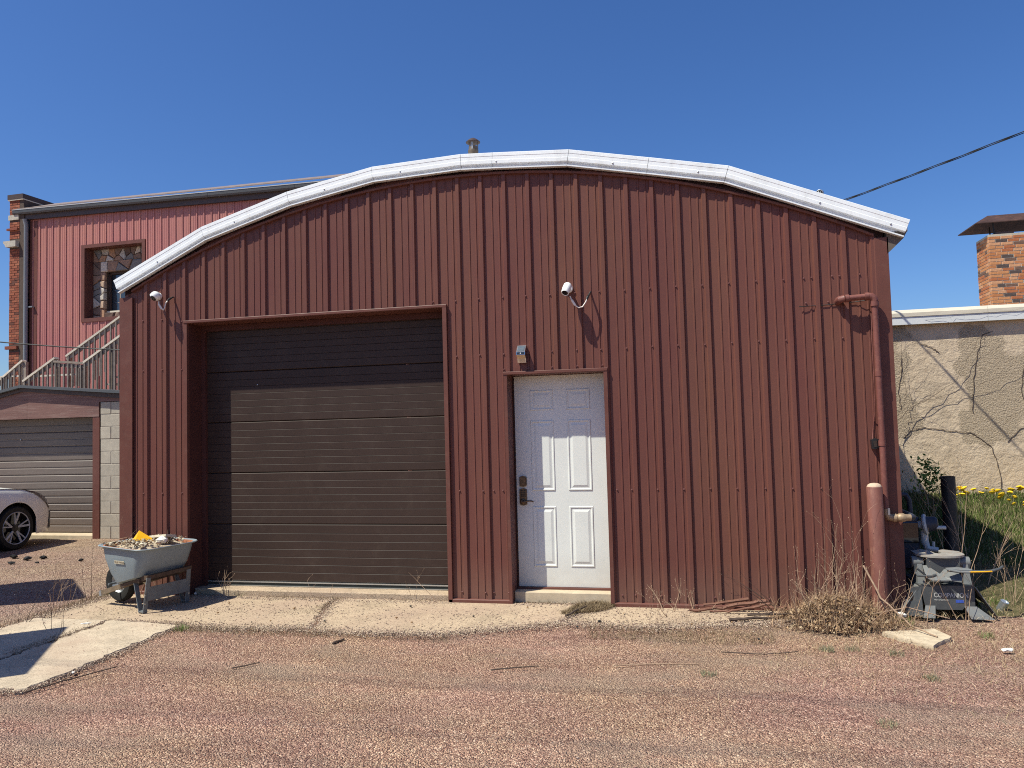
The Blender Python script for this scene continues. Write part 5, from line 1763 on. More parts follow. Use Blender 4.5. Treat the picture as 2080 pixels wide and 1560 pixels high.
for wx, wy, sg in ((CXc + .80, WY, 1), (CXc + .80, WY2, 1), (CXc - .80, WY, -1), (CXc - .80, WY2, -1)):
    w_ = MB().lathe([(.225, .095), (.245, .102), (.300, .098), (.322, .07), (WR, .03), (WR, -.08), (.30, -.11), (.22, -.11)], (wx, wy, WR), (sg, 0, 0), 40, close=True)
    wo = w_.build("wheel", 'rubber', car, smooth=True)
    MB().lathe([(0, .02), (.215, .02), (.232, .06), (.232, .09)], (wx, wy, WR), (sg, 0, 0), 36, cap=False).build("rim_well", 'lens', wo, smooth=True)
    MB().lathe([(.226, .098), (.236, .106), (.240, .100), (.240, .09), (.228, .088)], (wx, wy, WR), (sg, 0, 0), 40, close=True).build("rim", 'meter_grey', wo, smooth=True)
    m = MB()
    for k in range(5):
        for dlt, wd in ((-.20, .030), (.17, .018)):
            t = k * 2 * math.pi / 5 + .28
            c0 = Vector((wx + sg * .070, wy + .055 * math.cos(t), WR + .055 * math.sin(t)))
            c1 = Vector((wx + sg * .094, wy + .230 * math.cos(t + dlt), WR + .230 * math.sin(t + dlt)))
            m.bar(c0, c1, wd, .012, (1, 0, 0))
    m.build("spokes", 'meter_grey', wo)
    MB().lathe([(.06, .055), (.058, .075), (.03, .085), (0, .086)], (wx, wy, WR), (sg, 0, 0), 16).build("hub_cap", 'black_plastic', wo, smooth=True)

# ------------------------------------------------------------------ two unseen boards added beyond the left edge to cast the yard shadows
def shadow_board(a, b, h0, h1, label):
    a, b = Vector(a), Vector(b)
    t = root("shadow_board", ((a.x + b.x) / 2, (a.y + b.y) / 2, 0), label, "unseen board")
    d = (b - a).normalized()
    q = d.cross(Vector((0, 0, 1)))
    m = MB()
    m.bar(a + Vector((0, 0, (h0 + h1) / 2)), b + Vector((0, 0, (h0 + h1) / 2)), .04, h1 - h0, (0, 0, 1))
    m.build("board", 'board', t)
    for f in (.12, .88):
        p = a.lerp(b, f) + q * .06
        MB().bar(p + Vector((0, 0, -.05)), p + Vector((0, 0, h1 - .05)), .08, .08, (1, 0, 0)).build("post", 'wood_grey', t)
H1 = 2.6
def back(x, y, h):
    return (x - 1.19 * h / 2.5, y - h / 2.5, 0)
shadow_board(back(-2.11, .76, H1), back(-1.09, -.17, H1), .9, H1, "brown plywood sign board on two posts beside the gravel lot")
shadow_board(back(-.25, -1.30, H1), back(.50, -2.48, H1), .9, H1, "brown plywood sign board nearer the concrete slab")
# overhead power lines behind the camera
for k, (yy, hh) in enumerate(((-5.15, 7.6), (-5.4, 7.8), (-6.2, 8.2), (-6.9, 8.6))):
    m = MB()
    m.tube([(-30 + 6 * i, yy + .05 * i * (1 if k % 2 else .6), hh - .5 + .004 * (i - 5) ** 2 * 5) for i in range(12)], .006, 6)
    tag(m.build("power_line", 'cable'), "black power line overhead in front of the shed", "power line", "power lines over the yard")

# ------------------------------------------------------------------ dry weeds and shrubs
def weed_mesh(base, h, stems, spread, seed, twig=.5, r0=.0034, lean=(0, 0), tips=True):
    q = random.Random(seed)
    r0 *= 1.25
    m = MB()
    bx0, by0, bz0 = base
    def branch(p, d, L, r, depth):
        pts = [p]
        n = 5
        for i in range(n):
            d = (d + Vector((q.uniform(-.16, .16), q.uniform(-.16, .16), q.uniform(-.10, .08)))).normalized()
            pts.append(pts[-1] + d * (L / n))
        rs = [r * (1 - .75 * i / n) for i in range(n + 1)]
        m.tube(pts, rs, 4 if depth == 0 else 3, caps=False)
        if depth < 2:
            k = q.randint(2, 4) if depth == 0 else q.randint(0, 3)
            for _ in range(k):
                if q.random() > twig + .35:
                    continue
                i = q.randint(2 if depth == 0 else 1, n)
                d2 = (d + Vector((q.uniform(-.9, .9), q.uniform(-.9, .9), q.uniform(-.1, .6)))).normalized()
                branch(pts[i], d2, L * q.uniform(.22, .5), max(.0008, rs[i] * .7), depth + 1)
        if tips and q.random() < .5:
            m.lathe([(0, -.004), (.0035, 0), (0, .005)], pts[-1], d, 4)
    for s_ in range(stems):
        a = q.uniform(0, 6.28)
        rr_ = spread * .25 * q.random()
        p = Vector((bx0 + rr_ * math.cos(a), by0 + rr_ * math.sin(a), bz0 - .01))
        tilt = q.uniform(.05, spread)
        d = Vector((math.cos(a) * tilt + lean[0], math.sin(a) * tilt + lean[1], 1)).normalized()
        branch(p, d, h * q.uniform(.55, 1.0), r0 * q.uniform(.7, 1.15), 0)
    return m
def weed(base, h, stems, spread, seed, label, mat='twig', name="dry_weed", cat="weed", group=None, **kw):
    o = weed_mesh(base, h, stems, spread, seed, **kw).build(name, mat, fix=False)
    return tag(o, label, cat, group)
WG = "dry weeds around the shed"
weed((6.12, -.18, 0), 1.02, 5, .30, 1, "tallest dry weed against the maroon wall left of the bollard", group=WG)
weed((6.30, -.26, 0), .72, 7, .55, 2, "bushy dry weed at the foot of the red bollard", group=WG)
weed((5.93, -.21, 0), .55, 7, .7, 3, "low spreading dry weed on the leaf pile's left side", group=WG)
weed((6.02, -.12, 0), .62, 6, .6, 4, "thin dry weed rising behind the leaf pile", group=WG, mat='twig')
weed((5.85, -.12, 0), .55, 5, .9, 5, "dark arching weed leaning left along the shed base", group=WG, mat='twig_dark', lean=(-.8, 0))
weed((6.42, -.36, 0), .55, 5, .8, 6, "dry weed sprawling in front of the red bollard", group=WG)
weed((6.70, -.22, .0), .62, 4, .8, 16, "pale dry weed between bollard and grey hitch", group=WG, mat='twig')
weed((4.76, -.10, .02), .34, 3, .7, 7, "small branching twig weed right of the white door", group=WG)
weed((4.66, -.75, 0), .30, 7, .5, 8, "wispy weed tuft at the concrete edge right of the door", group=WG, r0=.0014)
weed((5.05, -.85, 0), .32, 7, .6, 9, "wispy grass weed on gravel in front of the rusty bars", group=WG, r0=.0013)
weed((7.13, -.20, 0), .55, 3, .5, 11, "branching dry weed before the hitch's right foot", group=WG)
weed((7.28, .50, .05), 1.05, 6, .40, 12, "tall reddish weed behind the hitch beside the black post", group=WG)
weed((7.52, .75, .08), .95, 6, .6, 13, "tangled dry weed right of the black post", group=WG)
weed((7.62, .35, .03), .62, 7, .45, 14, "low dry weed at the edge of the grass right of the hitch", group=WG, r0=.0018)
weed((-.79, -.90, 0), .50, 4, .5, 20, "dry weed at the left edge of the concrete slab", group=WG, r0=.0024)
weed((-.97, -.53, 0), .42, 5, .8, 21, "spreading dry weed on gravel left of the wheelbarrow", group=WG)
weed((-.93, -.25, 0), .58, 2, .18, 22, "two upright stems just left of the wheelbarrow", group=WG, r0=.0032, mat='twig_dark')
weed((-.30, -1.42, .03), .30, 4, .8, 23, "small dark weed in the slab crack", group=WG, mat='twig_dark', r0=.002)
weed((-.78, -1.25, 0), .30, 5, 1.0, 24, "low reddish weed at the slab's far left edge", group=WG, mat='twig_dark')
weed((.16, .10, .0), .45, 3, .9, 25, "bent dry stem in the dark garage corner", group=WG, lean=(-.5, 0))
weed((.42, .02, .02), .20, 5, .5, 26, "short weeds along the garage sill's left end", group=WG)
weed((1.62, -.34, .02), .26, 3, .5, 27, "short dry weed in the concrete joint before the garage door", group=WG, r0=.002)
weed((2.40, .05, .05), .28, 2, .5, 28, "small weed against the garage door's lower right", group=WG, r0=.0018)
weed((2.70, -.06, .02), .58, 1, .2, 29, "single bent stem leaning over the garage door's right side", group=WG, lean=(-.62, .05), r0=.0026, twig=0)
# weeds behind the wheelbarrow growing past the corner trim
weed((-.52, -.10, 0), .78, 4, .5, 30, "thin branched weed behind the wheelbarrow by the corner", group=WG)
weed((-.15, -.10, 0), .80, 3, .5, 31, "thin weed rising behind the wheelbarrow load", group=WG)

# shrub with bare branches by the stucco wall
sh = root("bare_shrub", (7.35, 3.9, .45), "bare branching shrub spreading over the cracked stucco wall", "shrub")
def limb(pts, r, name="branch"):
    P_ = [Vector(p) for p in pts]
    out = []
    for a, b in zip(P_[:-1], P_[1:]):
        for k in range(5):
            out.append(a.lerp(b, k / 5) + Vector((jit(.012), jit(.012), jit(.012))))
    out.append(P_[-1])
    n = len(out)
    m = MB()
    r *= .30
    m.tube(out, [r * (1 - .7 * i / n) for i in range(n)], 5)
    for i in range(2, n, 2):
        d = Vector((jit(1), jit(.6), jit(1))).normalized()
        L = random.uniform(.02, .10)
        m.tube([out[i], out[i] + d * L * .6, out[i] + d * L + Vector((0, 0, .01))], [r * .35, r * .25, r * .15], 3, caps=False)
    return m.build(name, 'twig_dark', sh, fix=False)
limb([(7.30, 3.9, .45), (7.55, 4.2, 1.1), (7.76, 4.48, 1.52), (7.88, 4.5, 1.73)], .020, "stem")
limb([(7.88, 4.5, 1.73), (7.95, 4.53, 1.85), (7.965, 4.53, 2.0), (7.93, 4.53, 2.27), (7.93, 4.53, 2.6), (7.955, 4.55, 3.03)], .010)
limb([(7.76, 4.48, 1.52), (8.07, 4.53, 1.78), (8.29, 4.55, 1.88), (8.60, 4.55, 2.10), (8.86, 4.55, 2.55), (9.0, 4.55, 2.88), (9.04, 4.55, 3.06)], .011)
limb([(8.07, 4.53, 1.78), (8.47, 4.55, 1.91), (8.89, 4.55, 2.03), (9.37, 4.55, 2.2), (9.8, 4.55, 2.5)], .008)
limb([(7.965, 4.53, 2.0), (8.2, 4.55, 2.02), (8.65, 4.55, 1.93)], .005)
limb([(7.965, 4.53, 2.0), (8.12, 4.55, 2.2), (8.3, 4.55, 2.4)], .005)
limb([(8.07, 4.53, 1.78), (8.3, 4.5, 1.72), (8.4, 4.5, 1.62)], .005)
limb([(7.55, 4.2, 1.1), (7.9, 4.3, 1.28), (8.2, 4.48, 1.22), (8.35, 4.48, 1.10)], .007)
limb([(7.55, 4.2, 1.1), (7.72, 4.2, 1.5), (7.78, 4.3, 2.0)], .006)
limb([(7.60, 4.2, 1.2), (7.8, 4.1, 1.05), (8.05, 4.1, .95)], .006)
limb([(7.955, 4.55, 2.91), (8.3, 4.5, 2.93), (8.7, 4.49, 2.97), (9.2, 4.49, 3.0), (9.8, 4.49, 3.05)], .006, "vine")
for k in range(7):
    weed((7.75 + .07 * k + jit(.05), 3.75 + jit(.25), .47), .55 + jit(.12), 5, .8, 60 + k, None, mat='twig_dark', r0=.0022, tips=False, cat=None)
    o = bpy.context.scene.objects[-1] if False else None
for o in [o for o in C.objects if o.name.startswith("dry_weed") and "label" not in o]:
    o.name = "fine_twigs"
    attach(o, sh)
# leafy sapling in front of the stucco
def leaves(name, centre, rad, n, size, cols, seed, up=.3, parent=None):
    g = np.random.default_rng(seed)
    p = g.normal(size=(n, 3)) * np.array(rad) * .5 + np.array(centre)
    ax = g.normal(size=(n, 3))
    ax[:, 2] += up
    ax /= np.linalg.norm(ax, axis=1)[:, None]
    t = g.normal(size=(n, 3))
    t -= ax * (t * ax).sum(1)[:, None]
    t /= np.linalg.norm(t, axis=1)[:, None]
    b = np.cross(ax, t)
    s_ = size * g.uniform(.6, 1.3, size=(n, 1))
    v = np.stack([p - t * s_, p + b * s_ * .45 + ax * s_ * .12, p + t * s_, p - b * s_ * .45 + ax * s_ * .12], 1).reshape(-1, 3)
    f = np.arange(n * 4).reshape(-1, 4)
    c = np.array(cols)[g.integers(0, len(cols), n)] * g.uniform(.75, 1.25, size=(n, 1))
    return np_mesh(name, v, f, 'tinted', np.repeat(c, 4, 0))
sap = root("leafy_sapling", (7.80, 3.2, .4), "young green leafy sapling beside the black post by the stucco wall", "sapling")
o = leaves("foliage", (7.80, 3.1, .90), (.16, .14, .24), 260, .030, [(.16, .24, .05), (.22, .30, .08), (.10, .17, .035)], 5)
attach(o, sap)
m = weed_mesh((7.80, 3.1, .38), .70, 4, .3, 91, r0=.004)
o = m.build("stem", 'twig', sap, fix=False)

# ------------------------------------------------------------------ grass bank, dandelions, dry straw
def blades(name, n, region, hmin, hmax, cols, seed, zfun, w=.004, lay=.35, mask=None, kind="stuff"):
    g = np.random.default_rng(seed)
    x0, x1, y0, y1 = region
    x = g.uniform(x0, x1, n)
    y = g.uniform(y0, y1, n)
    if mask is not None:
        k = np.array([mask(a, b, g) for a, b in zip(x, y)])
        x, y = x[k], y[k]
        n = len(x)
    z = np.array([zfun(a, b) for a, b in zip(x, y)])
    h = g.uniform(hmin, hmax, n)
    a = g.uniform(0, 2 * np.pi, n)
    l = g.uniform(.1, 1, n) * lay * 2
    dx, dy = np.cos(a) * l, np.sin(a) * l
    p = g.uniform(0, 2 * np.pi, n)
    wx, wy = np.cos(p) * w, np.sin(p) * w
    nrm = 1 / np.sqrt(1 + l * l)
    b0 = np.stack([x - wx, y - wy, z - .01], 1)
    b1 = np.stack([x + wx, y + wy, z - .01], 1)
    m0 = np.stack([x - wx * .8 + dx * h * .35 * nrm, y - wy * .8 + dy * h * .35 * nrm, z + h * .6 * nrm], 1)
    m1 = np.stack([x + wx * .8 + dx * h * .35 * nrm, y + wy * .8 + dy * h * .35 * nrm, z + h * .6 * nrm], 1)
    tp = np.stack([x + dx * h * nrm, y + dy * h * nrm, z + h * nrm], 1)
    v = np.stack([b0, b1, m1, m0, tp], 1).reshape(-1, 3)
    i = np.arange(n)[:, None] * 5
    f = np.concatenate([i + np.array([[0, 1, 2]]), i + np.array([[0, 2, 3]]), i + np.array([[3, 2, 4]])], 0)
    c = np.array(cols)[g.integers(0, len(cols), n)] * g.uniform(.7, 1.3, size=(n, 1))
    o = np_mesh(name, v, f, 'tinted', np.repeat(c, 5, 0))
    if kind:
        o["kind"] = kind
    return o
bz = lambda a, b: bank_h(a, b) + .02
GREEN = [(.070, .105, .022), (.095, .135, .030), (.12, .15, .045), (.17, .165, .075), (.26, .21, .12), (.06, .09, .02)]
def bmask(a, b, g):
    t = (b - 1.0) / .8 + .25 * math.sin(3 * a) + .2 * math.sin(7 * a + 2 * b)
    return g.random() < min(1, max(.05, t)) and not (6.7 < a < 7.25 and b < .5)
tag(blades("grass", 46000, (6.78, 11.2, .05, 4.56), .04, .115, GREEN, 3, bz, .0035, .45, bmask), "rough green grass growing up the bank to the stucco wall", "grass", kind="stuff")
STRAW = [(.34, .25, .14), (.40, .31, .19), (.28, .19, .11), (.22, .15, .09), (.45, .36, .23)]
def smask(a, b, g):
    d = min(1, max(0, (a - 5.2) / 1.6)) * min(1, max(0, (b + 2.4) / 1.3)) + .25 * math.sin(4 * a + 1.5 * b) * math.sin(3 * b)
    if a < 6.72 and b > -.05:
        return False
    return g.random() < d
tag(blades("straw", 26000, (5.0, 10.2, -2.4, 1.5), .02, .085, STRAW, 4, lambda a, b: (bank_h(a, b) + .03) if a > 6.74 and b > -.2 else gh(a, b) + .01, .0015, 3.5, smask), "flattened dry straw and grass over the gravel right of the shed", "dry grass", kind="stuff")
def thin_straw(reg, n, seed, label, lay=2.2, hmax=.07, cols=STRAW, hmin=.02, z=.018, w=.0014):
    return tag(blades("straw", n, reg, hmin, hmax, cols, seed, lambda a, b: gh(a, b) + z, w, lay), label, "dry grass", kind="stuff")
DK = [(.16, .11, .065), (.22, .155, .09), (.12, .085, .05), (.26, .2, .12)]
thin_straw((.55, 2.2, -1.32, -1.12), 1300, 11, "strip of dry grass along the front edge of the concrete apron", 1.3, .07, DK, .015, .0)
thin_straw((2.2, 3.2, -1.25, -1.10), 350, 12, "sparse dry grass at the apron's front edge", 1.5, .05, DK, .012, .0)
thin_straw((4.2, 5.6, -1.05, -.72), 1500, 13, "patch of dry grass where gravel meets concrete right of the door", 1.6, .09, DK, .02, .0)
thin_straw((.85, 1.75, -.06, .04), 700, 14, "dead grass caught along the garage sill", 2.5, .05, DK, .012)
thin_straw((2.2, 2.75, -.05, .04), 260, 15, "dead grass tuft at the garage sill's right end", 2.5, .05, DK, .012)
thin_straw((1.60, 1.78, -.62, -.08), 260, 16, "dead grass in the concrete joint", 2.5, .05, DK, .012)
thin_straw((-.12, .02, -2.1, -1.0), 900, 17, "dirt and dead grass filling the slab crack", 2.5, .05, DK, .012, .022)
thin_straw((-.1, .75, -1.10, -1.0), 520, 18, "dead grass along the joint between slab and apron", 2.0, .05, DK, .012, .015)
thin_straw((-1.05, -.78, -1.3, .0), 1500, 19, "dry grass along the slab's left edge", 1.6, .10, DK, .02, .0)
thin_straw((3.38, 4.3, .0, .06), 500, 20, "dead grass lying before the door sill", 2.5, .06, DK, .015)
def rag_mask(a, b, g):
    u = (a - 4.27) * -.62 + (b - .02) * -.78
    v = (a - 4.27) * .78 + (b - .02) * -.62
    return 0 < u < .52 and abs(v + .02) < .10 + .05 * math.sin(9 * u)
tag(blades("dead_grass_clump", 9000, (3.8, 4.45, -.5, .06), .02, .07, DK + [(.3, .22, .13)], 21, lambda a, b: .022, .0015, 2.4, rag_mask), "matted dead grass swept into a clump in front of the white door", "dead grass", kind="stuff")
# small green tufts
def tuft(x, y, h, n, seed, label, cols=((.07, .12, .025), (.10, .16, .04), (.14, .18, .06)), rad=.05):
    o = blades("grass_tuft", int(n * 1.8), (x - rad, x + rad, y - rad, y + rad), h * .4, h * .9, list(cols) + [(.30, .23, .13)], seed, lambda a, b: max(gh(a, b), bank_h(a, b) if a > 6.74 else -1), .0013, .8, None, None)
    return tag(o, label, "grass tuft", "green tufts on the gravel")
GB = ((.16, .18, .10), (.20, .21, .13), (.24, .23, .15))
for k, (x, y, h, n, lab, cols) in enumerate([
    (5.93, -1.09, .07, 90, "grey-green grass tuft on gravel left of the pale concrete piece", GB), (6.11, -1.03, .06, 60, "thin tuft just left of the pale broken concrete", GB),
    (6.38, -1.12, .06, 60, "sparse tuft in front of the pale broken concrete", GB), (5.10, -1.83, .05, 70, "flat grey-green tuft out on the gravel in front of the rusty bars", GB),
    (6.45, -1.67, .06, 70, "scruffy tuft on the straw-strewn gravel", GB), (6.01, -2.48, .05, 60, "flat olive tuft nearest the camera", GB),
    (.82, -1.24, .09, 70, "bright green weed at the slab's front right corner", ((.10, .19, .03), (.14, .24, .05))), (-.95, -.03, .09, 90, "leafy green weed behind the wheelbarrow handle", ((.10, .17, .03), (.15, .22, .05))),
    (6.64, -.30, .10, 110, "bright green weed at the hitch's left foot", ((.12, .20, .035), (.17, .26, .06))), (7.55, .35, .12, 120, "leafy green tuft right of the hitch", ((.09, .16, .03), (.13, .2, .05))),
    (7.12, -.60, .06, 60, "small green tuft in dry straw before the hitch", ((.12, .17, .05), (.2, .22, .1))), (.58, .0, .12, 16, "slim green shoot beside the garage sill", ((.14, .22, .05), (.2, .27, .09))),
    (8.15, 1.35, .16, 260, "dense green tuft at the foot of the grass bank", ((.08, .14, .025), (.12, .19, .045)))]):
    tuft(x, y, h, n, 100 + k, lab, cols, .05 if n < 200 else .16)
# dandelions
fm = MB()
fm.lathe([(0, .010), (.012, .011), (.021, .006), (.017, .0), (.004, -.006), (0, -.006)], (0, 0, 0), (0, 0, 1), 10)
fo = fm.build("flower", 'dandelion'); fme = fo.data; bpy.data.objects.remove(fo)
st = MB().tube([(0, 0, -.13), (.004, .003, -.05), (0, 0, -.004)], .0022, 4).build("stem", 'soil'); sme = st.data
sme.materials.clear(); sme.materials.append(paint("dandelion_stalk", (.13, .17, .06), .6, .1, 20)); bpy.data.objects.remove(st)
DL = "yellow dandelion blooming in the grass below the stucco wall"
q = random.Random(21)
for k in range(60):
    x = q.uniform(8.3, 9.7)
    y = 4.48 - abs(q.gauss(0, .42))
    z = bank_h(x, y) + q.uniform(.09, .15)
    t = root("dandelion", (x, y, z), DL, "dandelion", "dandelions on the bank")
    s_ = q.uniform(1.2, 2.1)
    f_ = inst("flower", fme, (0, 0, 0), t, (q.uniform(-.7, .2), q.uniform(-.4, .4), 0), (s_, s_, s_), True)
    inst("stalk", sme, (0, 0, 0), t, (0, 0, q.uniform(0, 6)), (1, 1, 1.3), True)

# ------------------------------------------------------------------ leaf pile, branches and litter
g = np.random.default_rng(8)
n = 5200
ang = g.uniform(0, 2 * np.pi, n)
rad = g.uniform(0, 1, n) ** .62 * (1 + .35 * (g.uniform(0, 1, n) ** 6)) * (1 + .14 * np.sin(3 * ang + 1) + .08 * np.sin(7 * ang))
lx = 6.14 + .37 * rad * np.cos(ang) + .05 * g.normal(size=n)
ly = -.34 + .25 * rad * np.sin(ang) + .04 * g.normal(size=n)
keep = ly < -.045
lx, ly, rad = lx[keep], ly[keep], rad[keep]
n = len(lx)
lz = .185 * np.maximum(0, 1 - rad ** 1.3) * g.uniform(.55, 1.08, n) + .018
ax = g.normal(size=(n, 3)); ax[:, 2] += .8; ax /= np.linalg.norm(ax, axis=1)[:, None]
t = g.normal(size=(n, 3)); t -= ax * (t * ax).sum(1)[:, None]; t /= np.linalg.norm(t, axis=1)[:, None]
b = np.cross(ax, t)
s_ = g.uniform(.007, .020, (n, 1))
p = np.stack([lx, ly, lz], 1)
cu = g.uniform(.1, .7, (n, 1))
v = np.stack([p - t * s_, p - b * s_ * .6 + ax * s_ * cu, p + t * s_, p + b * s_ * .6 + ax * s_ * cu * .6], 1).reshape(-1, 3)
f = np.concatenate([np.arange(n)[:, None] * 4 + np.array([[0, 1, 2]]), np.arange(n)[:, None] * 4 + np.array([[0, 2, 3]])], 0)
LC = np.array([(.34, .22, .125), (.27, .17, .095), (.40, .28, .17), (.21, .13, .075), (.14, .085, .05), (.44, .33, .21)])
c = LC[g.integers(0, len(LC), n)] * g.uniform(.75, 1.2, (n, 1))
tag(np_mesh("leaf_pile", v, f, 'tinted', np.repeat(c, 4, 0)), "heap of brown dead leaves and twigs against the shed by the red bollard", "leaf pile", kind="stuff")
for k, (seed, bpos, h) in enumerate(((71, (6.08, -.32, .12), .38), (72, (6.25, -.40, .08), .40), (73, (5.98, -.42, .05), .34))):
    weed(bpos, h, 9, 1.3, seed, ["tangle of dry stalks on top of the leaf pile", "tangle of dry stalks on the leaf pile's right", "tangle of dry stalks at the leaf pile's front"][k], group="stalks in the leaf pile")
tag(blades("stalk_litter", 9000, (5.55, 6.75, -.75, -.03), .06, .22, [(.42, .27, .16), (.34, .21, .125), (.47, .33, .21), (.22, .135, .085)], 77,
           lambda a, b: .15 * max(0, 1 - math.hypot((a - 6.14) / .42, (b + .34) / .27) ** 1.3) * random.uniform(.3, 1.25) + .02, .0013, 1.5,
           lambda a, b, g: g.random() < math.exp(-((a - 6.16) / .36) ** 2 - ((b + .32) / .26) ** 2)), "loose dry stalks tangled through the leaf heap", "stalks", kind="stuff")
# leaves and twigs over the barrow load
g2 = np.random.default_rng(14)
n = 700
la, lb = g2.uniform(-.53, .0, n), g2.uniform(-.28, .28, n)
pp = np.array([tuple(wp(a_, b_, .605 + .030 * math.exp(-((a_ + .22) / .25) ** 2) + random.uniform(-.004, .016))) for a_, b_ in zip(la, lb)])
ax = g2.normal(size=(n, 3)); ax[:, 2] += 1.2; ax /= np.linalg.norm(ax, axis=1)[:, None]
t_ = g2.normal(size=(n, 3)); t_ -= ax * (t_ * ax).sum(1)[:, None]; t_ /= np.linalg.norm(t_, axis=1)[:, None]
b_ = np.cross(ax, t_)
s_ = g2.uniform(.006, .022, (n, 1))
v = np.stack([pp - t_ * s_, pp - b_ * s_ * .5, pp + t_ * s_, pp + b_ * s_ * .5 + ax * s_ * .3], 1).reshape(-1, 3)
cc = np.array([(.44, .36, .25), (.36, .26, .16), (.52, .46, .35), (.12, .09, .07), (.26, .18, .12), (.60, .54, .42)])[g2.integers(0, 6, n)]
tag(np_mesh("leaf_litter", v, np.arange(n * 4).reshape(-1, 4), 'tinted', np.repeat(cc, 4, 0)), "dry leaf litter covering the wheelbarrow load", "leaf litter", kind="stuff")
for k in range(9):
    a_, b_ = random.uniform(-.5, -.1), random.uniform(-.25, .2)
    p_ = wp(a_, b_, .63)
    q_ = wp(a_ + random.uniform(-.1, .18), b_ + random.uniform(-.12, .12), .64 + random.uniform(0, .03))
    o = MB().tube([p_, p_.lerp(q_, .5) + Vector((0, 0, .012)), q_], [.004, .0035, .002], 5).build("twig", 'twig_dark' if k % 2 else 'twig')
    tag(o, "thin twig lying across the wheelbarrow's load", "twig", "twigs in the wheelbarrow")
def stick(pts, r, mat, name, label, cat="stick", group=None, n=6):
    P_ = [Vector(p) for p in pts]
    out = []
    for a, b in zip(P_[:-1], P_[1:]):
        for i in range(4):
            out.append(a.lerp(b, i / 4) + Vector((jit(r * .7), jit(r * .7), jit(r * .4))))
    out.append(P_[-1])
    o = MB().tube(out, [r * (1 - .35 * i / len(out)) for i in range(len(out))], n).build(name, mat, smooth=True)
    return tag(o, label, cat, group)
stick([(5.62, -.12, .11), (5.4, -.10, .075), (5.2, -.12, .035), (4.98, -.16, .03)], .018, 'stick_red', "rusty_bar", "thicker rusty bent bar lying at the shed base", "bar", "rusty bars by the wall")
stick([(5.48, -.07, .105), (5.3, -.08, .085), (5.1, -.09, .06)], .015, 'stick_red', "rusty_bar", "shorter rusty bar nearest the wall", "bar", "rusty bars by the wall")
stick([(5.64, -.15, .095), (5.45, -.15, .05), (5.3, -.18, .03), (5.15, -.16, .028)], .013, 'stick_red', "rusty_bar", "thin rusty bar in front of the thicker bent bar", "bar", "rusty bars by the wall")
weed((5.02, -.11, .02), .17, 8, 1.4, 81, "dry twig bundle at the left end of the rusty bars", name="twig_bundle", cat="twigs")
stick([(5.29, -.46, .03), (5.45, -.42, .033), (5.68, -.33, .03)], .014, 'twig_dark', "dark_branch", "short dark branch on the concrete's right end", "branch")
stick([(5.45, -.30, .03), (5.75, -.30, .05), (6.0, -.42, .09), (6.12, -.5, .12)], .010, 'twig_dark', "dark_branch", "long dark twig running into the leaf pile", "branch")
for k, (a, b) in enumerate((((5.75, -.52), (6.05, -.38)), ((5.72, -.45), (6.1, -.42)), ((5.82, -.58), (6.02, -.45)))):
    stick([(a[0], a[1], .02), ((a[0] + b[0]) / 2, (a[1] + b[1]) / 2, .06), (b[0], b[1], .09)], .006, 'twig_dark', "dark_branch", ["upper dark twig at the leaf pile's left edge", "middle dark twig at the leaf pile's left edge", "lower dark twig at the leaf pile's left edge"][k], "branch")
stick([(6.36, -.30, .45), (6.45, -.42, .22), (6.62, -.55, .05), (6.75, -.75, .02)], .008, 'twig', "pale_branch", "long pale branch leaning down across the bollard's foot", "branch")
stick([(6.40, -.42, .10), (6.65, -.36, .14), (6.95, -.35, .06)], .005, 'twig', "pale_branch", "pale thin branch lying toward the hitch's foot", "branch")
stick([(3.96, -.50, .03), (4.02, -.36, .04), (4.10, -.18, .045)], .010, 'twig_dark', "dark_branch", "dark stick lying on the dead grass before the door", "branch")
stick([(.80, -2.79, .012), (.90, -2.5, .014), (1.02, -2.22, .012)], .005, 'twig_dark', "twig", "long dark twig lying beside the slab's front edge", "twig")
stick([(1.87, -2.13, .010), (2.0, -1.98, .010)], .005, 'twig_dark', "twig", "short twig on the gravel centre-left", "twig")
stick([(2.31, -1.47, .014), (2.35, -1.35, .016)], .010, 'twig_dark', "twig", "stubby black twig on gravel before the garage door", "twig")
stick([(3.68, -1.92, .010), (3.82, -1.85, .012), (3.98, -1.79, .010)], .005, 'twig_dark', "twig", "thin twig on gravel in front of the apron", "twig")
stick([(4.49, -1.71, .010), (4.75, -1.64, .012), (5.05, -1.60, .010)], .004, 'twig', "twig", "pale twig on gravel right of centre", "twig")
stick([(5.2, -1.3, .010), (5.5, -1.32, .012), (5.72, -1.22, .010)], .004, 'twig_dark', "twig", "dark twig on gravel before the leaf pile", "twig")
o = MB().lathe([(.030, -.045), (.033, -.043), (.033, .043), (.030, .045), (.028, .038), (.0, .038)], (7.50, .16, .055), (.35, -.35, .9), 18).build("tin_can", 'can', smooth=True)
tag(o, "crushed bright tin can lying right of the hitch", "can")
o = lump((7.11, -1.02, .018), (.055, .026, .014), 201).build("paper_scrap", 'paper'); tag(o, "crumpled white scrap on the straw at the far right", "paper scrap")
o = lump((-.06, -1.30, .05), (.055, .018, .008), 202).build("plastic_wrapper", 'paper'); tag(o, "pale wrapper lying in the slab crack", "wrapper")
o = lump((.80, -2.38, .012), (.022, .014, .008), 203).build("paper_scrap", 'paper'); tag(o, "small white scrap by the slab's front edge", "paper scrap")
o = lump((6.63, -.28, .06), (.05, .02, .03), 204).build("plastic_cup", 'paper'); tag(o, "crumpled clear cup at the hitch's left foot", "cup")
o = lump((.10, -.02, .03), (.02, .014, .012), 205).build("bottle_cap", 'paper'); tag(o, "white bottle cap in the garage's dark corner", "cap")
